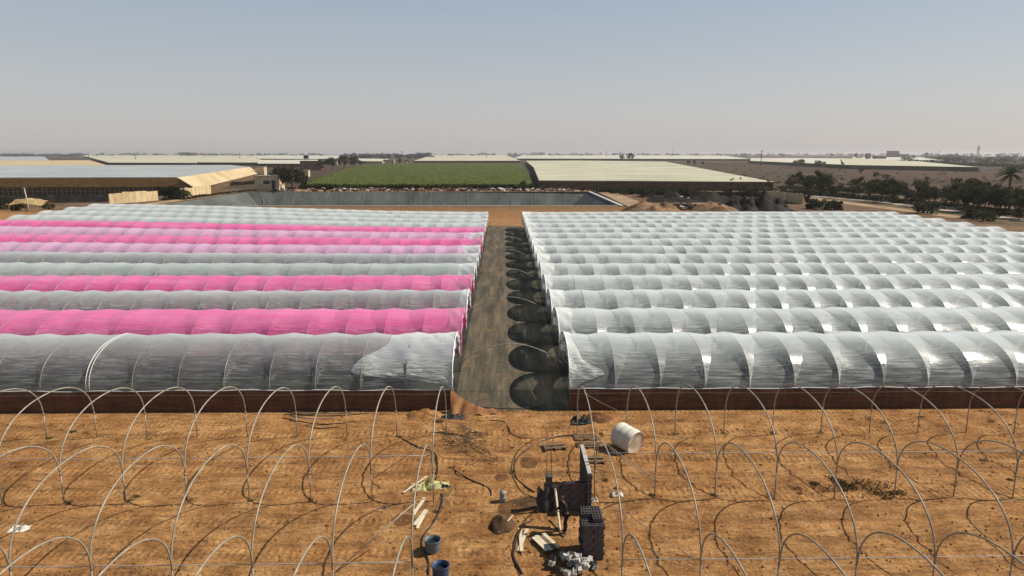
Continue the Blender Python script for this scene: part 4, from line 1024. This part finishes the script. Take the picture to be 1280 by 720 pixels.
# belt of trees along the road on the right: (u, base v, height m)
belt = []
r = random.Random(5)
def roadv(u): return 243+(u-985)*.0985 if u < 1150 else 259.3+(u-1150)*.125
u = 990
while u < 1300:
    belt.append((u, roadv(u)-r.uniform(1, 4), r.uniform(3.6, 7.6), 'acacia' if r.random() < .7 else 'brown')); u += r.uniform(9, 17)
u = 985
while u < 1300:
    belt.append((u, roadv(u)-r.uniform(6, 11), r.uniform(3.4, 7.0), 'acacia' if r.random() < .65 else 'brown')); u += r.uniform(10, 22)
belt += [(1024, 243, 8.5, 'acacia'), (1040, 243.5, 5.5, 'thin'), (1205, 255, 8.2, 'acacia'), (1223, 258, 7.5, 'acacia'), (1150, 240, 5, 'acacia'), (1095, 240, 5, 'acacia'), (1065, 240, 5, 'brown'), (1010, 240, 3.8, 'brown')]
belt.sort(key=lambda q: q[0])
for i, (u, v, h, k) in enumerate(belt):
    tree(k, u, v, h, f'{"dark green" if k != "brown" else "brownish"} tree in the belt beside the road, {ORD(i+1)} from the left', 'trees in the belt beside the road', i)
# thin upright trees and scrub left of the belt
for i, (u, v, h, k) in enumerate([(914, 249, 8.2, 'thin'), (925, 250, 9.0, 'thin'), (928, 249, 4.4, 'acacia'), (908, 249, 3.6, 'acacia'), (940, 249, 3.8, 'acacia'), (951, 247, 6, 'thin'), (958, 248, 7.4, 'thin'), (968, 247, 6.5, 'thin'), (978, 247, 4.4, 'brown')]):
    tree(k, u, v, h, f'dark tree at the right end of the large beige net house, {ORD(i+1)} from the left', 'trees by the end of the beige net house', i)
for i, (u, v, h) in enumerate([(802, 246, 2.5), (815, 247, 2.8), (828, 247.5, 2.6), (840, 247, 3.0), (853, 247, 3.0), (866, 247, 2.4), (790, 243, 2.2), (778, 243, 2.4), (765, 242, 2.0), (880, 249, 2.2), (893, 250, 2.0)]):
    tree('bush', u, v, h, f'low dark bush in front of the large beige net house, {ORD(sorted([802,815,828,840,853,866,790,778,765,880,893]).index(u)+1)} from the left', 'bushes in front of the beige net house', i, name='bush', wx=1.2)
for i, (u, v, h, l) in enumerate([(214, 249.5, 4.4, 'dense dark green bush between the two tan reed walls'), (222, 249, 3.6, 'shorter bush at the right end of the left reed wall'), (1015, 261, 2.6, 'dark bush left of the pale track behind the tunnels'),
                                  (1030, 262, 2.8, 'dark bush just behind the right tunnels below the pale track'), (1045, 262.5, 2.4, 'rightmost of three bushes below the pale track'), (1160, 267, 3.2, 'small tree bush by the road behind the stepped tunnel ends'),
                                  (1215, 273, 2.5, 'left green bush beside the outermost right tunnels'), (1228, 276, 2.5, 'right green bush beside the outermost right tunnels'), (1008, 250, 2.0, 'small bush at the right end of the golden reed fence'),
                                  (8, 262, 3.0, 'dark bush at the left edge below the greenhouse'), (22, 265, 2.2, 'dark bush left of the thatched shelter'), (60, 262, 1.6, 'dark bush right of the thatched shelter')]):
    tree('bush', u, v, h, l, None, i, name='bush', wx=1.15)
for i, (u, v, h, l, k) in enumerate([(352, 238, 10.0, 'big dark round tree beside the tan house left of the reservoir', 'acacia'), (366, 239, 9.6, 'big dark round tree at the left corner of the green field', 'acacia'), (345, 236, 8.0, 'dark tree close behind the tan house', 'acacia'),
                                  (378, 236, 6.0, 'lower dark tree at the left edge of the green field', 'acacia'), (392, 238, 2.6, 'low reddish bush at the left end of the green field', 'brown'), (366, 216, 7.5, 'thin dark tree left of the brown block building', 'brown'),
                                  (430, 211, 14, 'largest dark tree at the far edge of the green field', 'acacia'), (415, 213, 12, 'dark tree below the building with three windows', 'acacia'), (402, 215, 10, 'dark tree at the foot of the brown block building', 'acacia'), (443, 210, 12.5, 'dark tree right of the largest field edge tree', 'acacia'),
                                  (452, 208, 7, 'small tree at the far left corner of the crop', 'acacia'), (500, 205.5, 8, 'green tree right of the cream hut', 'acacia'), (508, 205.3, 7, 'second green tree right of the cream hut', 'acacia'), (482, 205, 7, 'green tree left of the cream hut', 'acacia'),
                                  (778, 201.5, 13, 'left half of the dark green tree pair on the horizon by a pole', 'acacia'), (787, 201.8, 17, 'right and larger dark green tree on the horizon by a pole', 'acacia'),
                                  (860, 206, 6, 'low dark tree behind the large beige net house', 'acacia'), (868, 206.4, 6, 'second low dark tree behind the large beige net house', 'acacia'), (878, 206.6, 5, 'third low dark tree behind the large beige net house', 'acacia'),
                                  (1000, 208, 9, 'dark green tree in front of the pale strip on the right', 'acacia'), (993, 208, 7, 'smaller dark tree beside the track on the right', 'acacia'), (1022, 209, 8, 'dark tree where the two right net houses meet', 'acacia'), (1028, 209, 6.5, 'low dark tree by the white sheeting on the right', 'acacia'),
                                  (1075, 218, 4.5, 'grey green lone bush in the brown field', 'acacia'), (1095, 221, 3, 'small bush in the brown field, left one', 'bush'), (1107, 223, 2.6, 'small bush in the brown field, right one', 'bush'), (1158, 229, 3.4, 'dark shrub on the brown field above the tree belt', 'acacia'), (1190, 231, 3.4, 'brown shrub on the field above the tree belt', 'brown'),
                                  (1262, 262, 6.5, 'dark tree below the palm', 'acacia'), (655, 236, 3.4, 'dark bush at the right corner of the green field', 'acacia'), (664, 236, 2.6, 'low dark bush between crop and large beige net house', 'acacia'), (618, 237, 2.4, 'brown twiggy shrub at the front of the green field', 'brown')]):
    tree(k, u, v, h, l, None, i)
# date palm
pp = P(1260, 247); T = thing('palm_tree', 'tall palm rising above the tree belt at the right edge', 'palm', pp)
b = MB(); ph = 9.0; b.tube([(0, 0, -.3), (.1, 0, ph*.5), (0, 0, ph)], [.45, .36, .38], 8); b.build('trunk', M['bark'], T)
r = random.Random(3)
for k in range(44):
    a = k*2.4; e = r.uniform(-.7, 1.2); L = r.uniform(4.6, 5.8); b = MB(); pts = []
    for i in range(8):
        t = i/7; rr = L*t*math.cos(e*(1-t*.3)); zz = L*t*math.sin(e)-1.9*t*t
        pts.append(Vector((rr*math.cos(a), rr*math.sin(a), ph+zz)))
    for i in range(7):
        d = (pts[i+1]-pts[i]).normalized(); s = d.cross(Vector((0, 0, 1))).normalized(); w = 1.15*math.sin(math.pi*(i+.8)/8)
        for sg in (-1, 1):
            for kk in range(3):
                p = pts[i].lerp(pts[i+1], kk/3); b.add([p, p+d*.26, p+s*sg*w+d*.5-Vector((0, 0, .22))], [(0, 1, 2)])
    b.tube(pts, .04, 4); b.build('frond', M['palm_leaves'], T)
# heaps, rubbish, rubble ----------------------------------------------------
def heap(name, label, u, v, w, l, h, mat, seed, cat='heap', rough=.5, seg=26):
    c = P(u, v); b = MB()
    def f(a, d):
        x, y = (a-.5)*2, (d-.5)*2; r_ = math.hypot(x, y); q = max(0, 1-r_**1.5)
        z = h*q*(1+rough*noise.noise((x*2.2, y*2.2, seed))+rough*.5*noise.noise((x*6, y*6, seed)))
        return (x*w*.5, y*l*.5, z-.05+hills(c.x, c.y))
    b.grid(f, seg, seg); return tag(b.build(name, M[mat], None, c), label, cat)
heap('earth_heap', 'tall tan earth heap left of the rubbish behind the right tunnels', 808, 264, 15, 16, 2.9, 'dirt_heap', 1)
heap('earth_heap', 'reddish earth heap joined to the right of the tall one', 832, 263, 9, 12, 2.3, 'dirt_heap', 2)
heap('earth_heap', 'low earth heap at the foot of the tall tan one', 822, 266, 11, 10, 2.0, 'dirt_heap', 9)
heap('earth_heap', 'smooth sandy heap in the middle of the rubbish dump', 886, 263, 11, 14, 2.5, 'dirt_heap', 3, rough=.3)
heap('earth_heap', 'low tan heap right of the smooth sandy one', 903, 265, 10, 12, 2.2, 'dirt_heap', 4, rough=.3)
heap('brush_heap', 'heap of black brush and rubbish right of the sandy heaps', 925, 262, 15, 22, 2.6, 'junk_dark', 5, rough=1.9)
heap('brush_heap', 'wide heap of black brush next to the golden reed fence', 955, 262, 17, 20, 3.0, 'junk_dark', 6, rough=1.9)
heap('brush_heap', 'low black brush heap behind the earth heaps', 850, 252, 28, 14, 2.0, 'junk_dark', 7, rough=1.9)
heap('brush_heap', 'long black brush heap behind the smooth sandy heap', 895, 252, 30, 12, 2.0, 'junk_dark', 8, rough=1.9)
poly('sandy_track', [P(838, 262), P(900, 262), P(890, 251), P(845, 251)], 'track', .05)
def rubble(name, label, boxes, n, mats, smin, smax, seed, kind='stuff'):
    r = random.Random(seed); b = MB()
    for i in range(n):
        u0, v0, u1, v1 = boxes[r.randrange(len(boxes))]; p = P(r.uniform(u0, u1), r.uniform(v0, v1)); s = r.uniform(smin, smax); mi = r.randrange(len(mats))
        q = [Vector((r.uniform(.5, 1.2)*a, r.uniform(.5, 1.2)*c, r.uniform(.4, .9)*e))*s for a in (-1, 1) for c in (-1, 1) for e in (0, 1)]
        b.add([p+k+Vector((0, 0, r.random()*s*.6)) for k in q], [(0, 1, 3, 2), (4, 6, 7, 5), (0, 4, 5, 1), (2, 3, 7, 6), (0, 2, 6, 4), (1, 5, 7, 3)], mi)
    tag(b.build(name, [M[m_] for m_ in mats]), label, None, kind=kind)
rubble('rubble', 'rubble and rubbish strewn along the far bank of the reservoir', [(340, 236.0, 745, 239.7), (430, 236.3, 700, 239.0)], 900, ['dirt_heap', 'junk_dark', 'concrete', 'plough_red', 'dirt_heap'], .3, 1.0, 1)
rubble('rubbish', 'dark mixed rubbish with pale bits behind the right tunnels', [(905, 250, 985, 263), (915, 252, 980, 262), (838, 247, 900, 252), (870, 258, 900, 263), (835, 257, 870, 263)], 1100, ['junk_dark', 'junk_dark', 'junk_dark', 'concrete', 'dirt_heap', 'junk_dark'], .25, .8, 2)
hedge('bank_scrub', 'low dark scrub along the front of the green field', [(380, 236.8), (520, 237), (668, 237)], 2.0, 3.4, 'hedge_leaves', 7500, .36, seed=4, kind='stuff')
hedge('bank_scrub', 'dark scrub between the large net house and the rubbish', [(745, 239.5), (830, 243), (910, 246), (985, 246)], 2.0, 7.0, 'hedge_leaves', 6500, .42, seed=5, kind='stuff')
hedge('field_hedge', 'dark scrub band behind the ploughed field on the right', [(1120, 205), (1200, 206), (1300, 211)], 3.5, 30.0, 'hedge_leaves', 2500, 1.1, seed=18, kind='stuff')
hedge('roadside_scrub', 'dark undergrowth beneath the trees along the road', [(985, 241), (1070, 248), (1150, 255.5), (1300, 273)], 1.5, 8.0, 'hedge_leaves', 4500, .40, seed=6, kind='stuff')
hedge('roadside_scrub', 'dark undergrowth on the field side of the tree belt', [(985, 236), (1070, 240), (1150, 244), (1300, 254)], 1.6, 12.0, 'acacia_leaves', 4500, .42, seed=8, kind='stuff')
hedge('bank_scrub', 'dark reddish scrub below the cream side of the big greenhouse', [(250, 236), (285, 232), (330, 229), (345, 233)], 2.0, 5.0, 'brown_leaves', 2600, .35, seed=12, kind='stuff')
hedge('bank_scrub', 'dry scrub along the left bank of the reservoir', [(228, 250), (262, 245), (318, 238.5)], .9, 3.0, 'brown_leaves', 900, .3, seed=13, kind='stuff')
b = MB(); r = random.Random(21)
for i in range(230):
    u0, v0 = r.uniform(890, 1290), r.uniform(208, 243)
    if v0 > 214+(u0-890)*.06+12 or v0 < 207+(u0-890)*.012: continue
    p = P(u0, v0); w = r.uniform(.8, 3.2); h = r.uniform(.4, 1.5)
    for k in range(26):
        c = p+Vector((r.gauss(0, .4)*w, r.gauss(0, .4)*w, r.random()*h)); q = Vector((r.uniform(-1, 1), r.uniform(-1, 1), r.uniform(-1, 1))).normalized()*.32; d = q.cross(Vector((r.uniform(-1, 1), r.uniform(-1, 1), 1))).normalized()*.3
        b.add([c-q, c+d, c+q, c-d], [(0, 1, 2, 3)])
tag(b.build('field_scrub', M['olive_leaves']), 'low dry scrub dotted over the brown fields', kind='stuff')
# roads on the right
def strip(name, px, wv, mat, z=.06):
    b = MB()
    for i in range(len(px)-1):
        (u0, v0), (u1, v1) = px[i], px[i+1]; b.add([P(u0, v0+wv/2)+Vector((0, 0, z)), P(u1, v1+wv/2)+Vector((0, 0, z)), P(u1, v1-wv/2)+Vector((0, 0, z)), P(u0, v0-wv/2)+Vector((0, 0, z))], [(0, 1, 2, 3)])
    return tag(b.build(name, M[mat]), kind='structure')
strip('road', [(958, 241.5), (985, 243.4), (1040, 246.5), (1090, 250.8), (1150, 259), (1190, 264), (1240, 270), (1310, 280)], 2.2, 'track_grey')
strip('sandy_track', [(985, 246), (1020, 249), (1060, 254), (1100, 259), (1140, 264), (1200, 272)], 3.2, 'track')
strip('dark_verge', [(1003, 247.4), (1060, 251.2), (1100, 255.5), (1160, 263.6), (1300, 283)], 2.0, 'wall_olive', .04)
b = MB(); pl = [P(u, v) for u, v in ((985, 242), (1040, 245), (1090, 249), (1150, 257), (1195, 262.3))]
for i in range(4):
    a, c = pl[i], pl[i+1]; d = c-a; b.box((a+c)/2+Vector((0, 0, .35)), (d.length, .4, .7), math.atan2(d.y, d.x))
tag(b.build('low_wall', M['concrete']), 'low pale wall running along the road under the trees', 'wall')
# buildings ------------------------------------------------------------------
def house(label, u, v, wpx, hpx, dep, mat, wins=0, door=False, rz=0.0, name='house', cat='house', roofh=.3, group=None, roof='roof_flat', hm=None):
    p = P(u, v); k = ppm(p); w = wpx/k; h = hm or hpx/k
    T = thing(name, label, cat, p, rz, group); b = MB(); b.box((0, dep/2, h/2), (w, dep, h)); b.build('wall', M[mat], T)
    b = MB(); b.box((0, dep/2, h+roofh/2), (w+.5, dep+.5, roofh)); b.build('roof', M[roof], T)
    for i in range(wins):
        x = -w/2+w*(i+.5)/wins; b = MB(); b.box((x, -.03, h*.58), (w/wins*.34, .12, h*.3)); f = b.build('window', M['house_white'], T)
        b = MB(); b.box((x, -.1, h*.58), (w/wins*.28, .06, h*.24)); b.build('pane', M['dark_glass'], f)
    if door:
        b = MB(); b.box((w*.28, -.05, h*.36), (min(1.6, w*.25), .14, h*.72)); b.build('door', M['dark_glass'], T)
    return T
house('low tan house with a dark doorway left of the reservoir', 334, 238.5, 30, 18, 8, 'house_cream', 1, True)
house('cream walled shed at the end of the big greenhouse', 325, 222, 11, 13, 6, 'house_cream', 0)
house('brown block building below the water tower', 387.5, 213, 24, 11.5, 14, 'house_red', 4)
house('tan building with three dark windows behind the green field', 410.5, 205.5, 21, 6.8, 14, 'house_tan', 3)
house('small cream hut at the far edge of the green field', 489, 205.2, 7, 5.4, 6, 'house_cream', 0, True)
house('narrow tan hut right of the cream one', 507, 205.6, 3, 4, 5, 'house_tan')
house('little tan wall house behind the dark round trees', 382, 221, 7, 8, 5, 'house_cream')
house('red house among dark trees on the left horizon', 243, 195.2, 7, 4.2, 14, 'house_red', 2)
house('low red house right of the one among the trees', 256, 195.2, 7, 2.4, 10, 'house_red')
house('long low brown shed on the horizon above the beige net house', 672.5, 193.6, 17, 3.0, 20, 'house_red', 0)
house('tiny dark hut right of the long brown shed', 686.5, 194.2, 3.2, 2.2, 8, 'wall_brown')
house('dark shed beside the square tower on the right horizon', 1101, 200.5, 13, 5.2, 16, 'wall_brown', 2)
house('red brown block of flats on the right horizon', 1117, 197.0, 13, 8.2, 18, 'house_red', 4)
house('lower red brown annexe beside the block of flats', 1126, 197.4, 8, 4.5, 14, 'house_red', 2)
house('dark square tower house with a stepped top', 1085.5, 200.5, 4.6, 8.5, 8, 'wall_brown', 1)
house('small white hut left of the square tower', 1075, 199.6, 6, 3.0, 8, 'house_white')
# thatched shelter and leaning pole at the left edge
c = P(42, 268.5); c.z = hills(c.x, c.y); T = thing('thatched_shelter', 'low thatched shelter behind the far left tunnels', 'shelter', c)
b = MB(); b.grid(lambda u, v: ((u-.5)*9, (v-.5)*6, 2.5+1.3*(1-abs(v-.5)*2)-.9*abs(u-.45)*1.6+.25*noise.noise((u*5, v*5, 1))), 18, 12, smooth=False); b.build('roof', M['thatch'], T)
for x, y in ((-3.6, -2.2), (3.4, -2.2), (-3.6, 2.2), (3.4, 2.2), (0, -2.3)):
    b = MB(); b.tube([(x, y, -.3), (x, y, 2.5)], .1, 6); b.build('post', M['pole'], T)
c = P(37, 270); c.z = hills(c.x, c.y); b = MB(); b.tube([(0, 0, -.3), (-.15, 0, 3), (-.45, 0, 6.4)], [.16, .15, .12], 7)
T = thing('wooden_pole', 'tall pale wooden pole standing behind the far left tunnels', 'pole', c); b.build('shaft', M['plank'], T)
b = MB(); b.box((-.45, 0, 6.35), (1.1, .08, .09)); b.build('crossarm', M['plank'], T)
# water tower
c = P(383.5, 211); T = thing('water_tower', 'small dark square water tank on legs above the block building', 'water tower', c); k = ppm(c)
b = MB(); b.box((0, 0, 14.5/k), (5/k, 5/k, 4/k)); b.build('tank', M['dark_glass'], T)
for x in (-1, 1):
    for y in (-1, 1): b = MB(); b.tube([(x*2/k, y*2/k, 0), (x*2/k, y*2/k, 12.6/k)], .12, 5); b.build('leg', M['pole'], T)
# power poles, minaret
for i, (u, v, h, l) in enumerate([(775.5, 201.5, 12, 'power pole beside the tree pair on the horizon'), (951, 207.5, 19.5, 'tall power pole right of the pale net house strip'), (1162, 208.2, 8.5, 'pole in front of the yellowish beige net house'), (502.5, 201, 12, 'pole above the green trees by the cream hut'), (608, 200, 8, 'thin pole behind the beige net house in the middle'),
                                  (692, 197, 8, 'thin pole left on the middle horizon'), (758, 197, 8, 'thin pole left of the horizon tree pair'), (170, 202, 11, 'thin pole on the left horizon'), (443, 198, 9, 'thin pole above the field edge trees'), (840, 196, 9, 'thick dark mast on the horizon right of the middle'),
                                  (1173, 200, 12, 'tall slim pole on the hazy scrub slope'), (300, 200, 9, 'thin pole on the horizon left of the sheds'), (111, 198, 8, 'thin pole above the far left net house')]):
    c = P(u, v); k = ppm(c); T = thing('power_pole', l, 'pole', c); hh = h/k
    b = MB(); b.tube([(0, 0, 0), (0, 0, hh)], [.22+.25/k, .16+.18/k], 6); b.build('shaft', M['wall_brown'], T)
    if i < 5 or i == 10:
        b = MB(); b.box((0, 0, hh*.93), (hh*.22, .2+.1/k, .2+.2/k)); b.build('crossarm', M['wall_brown'], T)
c = P(1222, 195.2); k = ppm(c); T = thing('minaret', 'slim tall tower rising from the hazy horizon on the right', 'tower', c)
b = MB(); b.box((0, 0, 4.6/k), (2.3/k, 2.3/k, 9.2/k)); b.build('shaft', M['house_tan'], T)
b = MB(); b.box((0, 0, 9.3/k), (2.9/k, 2.9/k, .5/k)); b.build('balcony', M['house_tan'], T)
b = MB(); b.box((0, 0, 10.8/k), (1.3/k, 1.3/k, 2.6/k)); b.lathe([(.7/k, 12.1/k), (.5/k, 12.8/k), (.05/k, 13.6/k)], 10); b.build('lantern', M['house_tan'], T)
# hazy scrub slope at the right, far trees and far houses along the horizon
r = random.Random(11)
b = MB()
def far_clump(b, u, v, wpx, hpx, seed, n=26):
    p = P(u, v); k = ppm(p); w, h = wpx/k, hpx/k; rr = random.Random(seed)
    for i in range(n):
        c = p+Vector((rr.uniform(-.5, .5)*w, rr.uniform(-.5, .5)*w, h*rr.random()**.8)); s = h*.30
        a = Vector((rr.uniform(-1, 1), rr.uniform(-.4, .4), rr.uniform(-1, 1))).normalized()*s; d = a.cross(Vector((rr.uniform(-.3, .3), 1, rr.uniform(-.3, .3)))).normalized()*s
        b.add([c-a, c+d*.8, c+a, c-d*.7], [(0, 1, 2, 3)])
for i in range(330): far_clump(b, r.uniform(-10, 1290), r.uniform(193.6, 195.4), r.uniform(2, 9), r.uniform(.9, 2.9), i)
for i in range(60): far_clump(b, r.uniform(0, 95), r.uniform(194.8, 195.8), r.uniform(3, 9), r.uniform(1.5, 3.0), 300+i)
for i in range(40): far_clump(b, r.uniform(220, 240), r.uniform(195, 195.6), r.uniform(3, 6), r.uniform(3, 4.6), 400+i) if i < 9 else None
for i in range(50): far_clump(b, r.uniform(430, 540), r.uniform(196, 198.5), r.uniform(4, 9), r.uniform(2, 5.0), 500+i)
for i in range(120): far_clump(b, r.uniform(1128, 1290), r.uniform(196.5, 205), r.uniform(4, 12), r.uniform(1.6, 4.2), 600+i)
tag(b.build('distant_trees', M['hedge_leaves']), 'far-off trees and scrub reading as one hazy line along the horizon', 'trees', kind='stuff')
for i, (u, v, w, h) in enumerate([(523, 197, 9, 6), (533, 197.5, 9, 6.5), (493, 197, 9, 5), (503, 198, 8, 4.5), (515, 197, 9, 4.5), (1070, 199, 5, 7), (1157, 197, 6, 6), (870, 195.5, 6, 3.4), (930, 196, 7, 3.2), (1215, 196, 5, 4), (1040, 196.5, 4, 4.2), (402, 196, 5, 3.2), (572, 195, 4, 2.8), (636, 195.2, 4, 3.2), (644, 196, 5, 4.5), (122, 195.2, 4, 2.4), (1258, 198, 5, 4), (980, 196, 9, 3)]):
    p = P(u, v); k = ppm(p)
    T = thing('tree', f'hazy lone tree on the skyline, {ORD(sorted([523,533,493,503,515,1070,1157,870,930,1215,1040,402,572,636,644,122,1258,980]).index(u)+1)} from the left', 'tree', p, i, 'lone trees on the skyline'); pr = PR['acacia'][i % 3]
    s = h/k/5.9; T.scale = (w/k/6.8*1.1, w/k/6.8*1.1, s); obj('crown', pr[0], T); obj('trunk', pr[1], T)
fh = [r.uniform(0, 1280) for _ in range(64)]+[r.uniform(430, 560) for _ in range(14)]
for i, u in enumerate(sorted(fh)):
    v = r.uniform(193.8, 195.0); p = P(u, v); k = ppm(p); w, h = r.uniform(1.2, 5)/k, r.uniform(.7, 1.8)/k
    T = thing('far_house', f'tiny house far off along the hazy horizon, {ORD(i+1)} from the left', 'house', p, 0, 'far-off houses along the horizon')
    b = MB(); b.box((0, 0, h/2), (w, 9, h)); b.build('wall', M[r.choice(['house_white', 'house_tan', 'house_red', 'house_white', 'house_cream'])], T)
    b = MB(); b.box((0, 0, h+.3), (w+1, 10, .5)); b.build('roof', M['roof_flat'], T)
# ------------------------------------------------------------------ haze
b = MB(); b.box((0, 4200, 9), (16000, 12600, 52))
hm = bpy.data.materials.new('haze'); hm.use_nodes = True; ht = hm.node_tree; ht.nodes.clear()
ho = ht.nodes.new('ShaderNodeOutputMaterial'); hv = ht.nodes.new('ShaderNodeVolumePrincipled')
hv.inputs['Density'].default_value = 0.95e-4; hv.inputs['Color'].default_value = (.92, .90, .90, 1); hv.inputs['Anisotropy'].default_value = 0.3
ht.links.new(hv.outputs[0], ho.inputs['Volume'])
tag(b.build('haze', hm), kind='stuff')
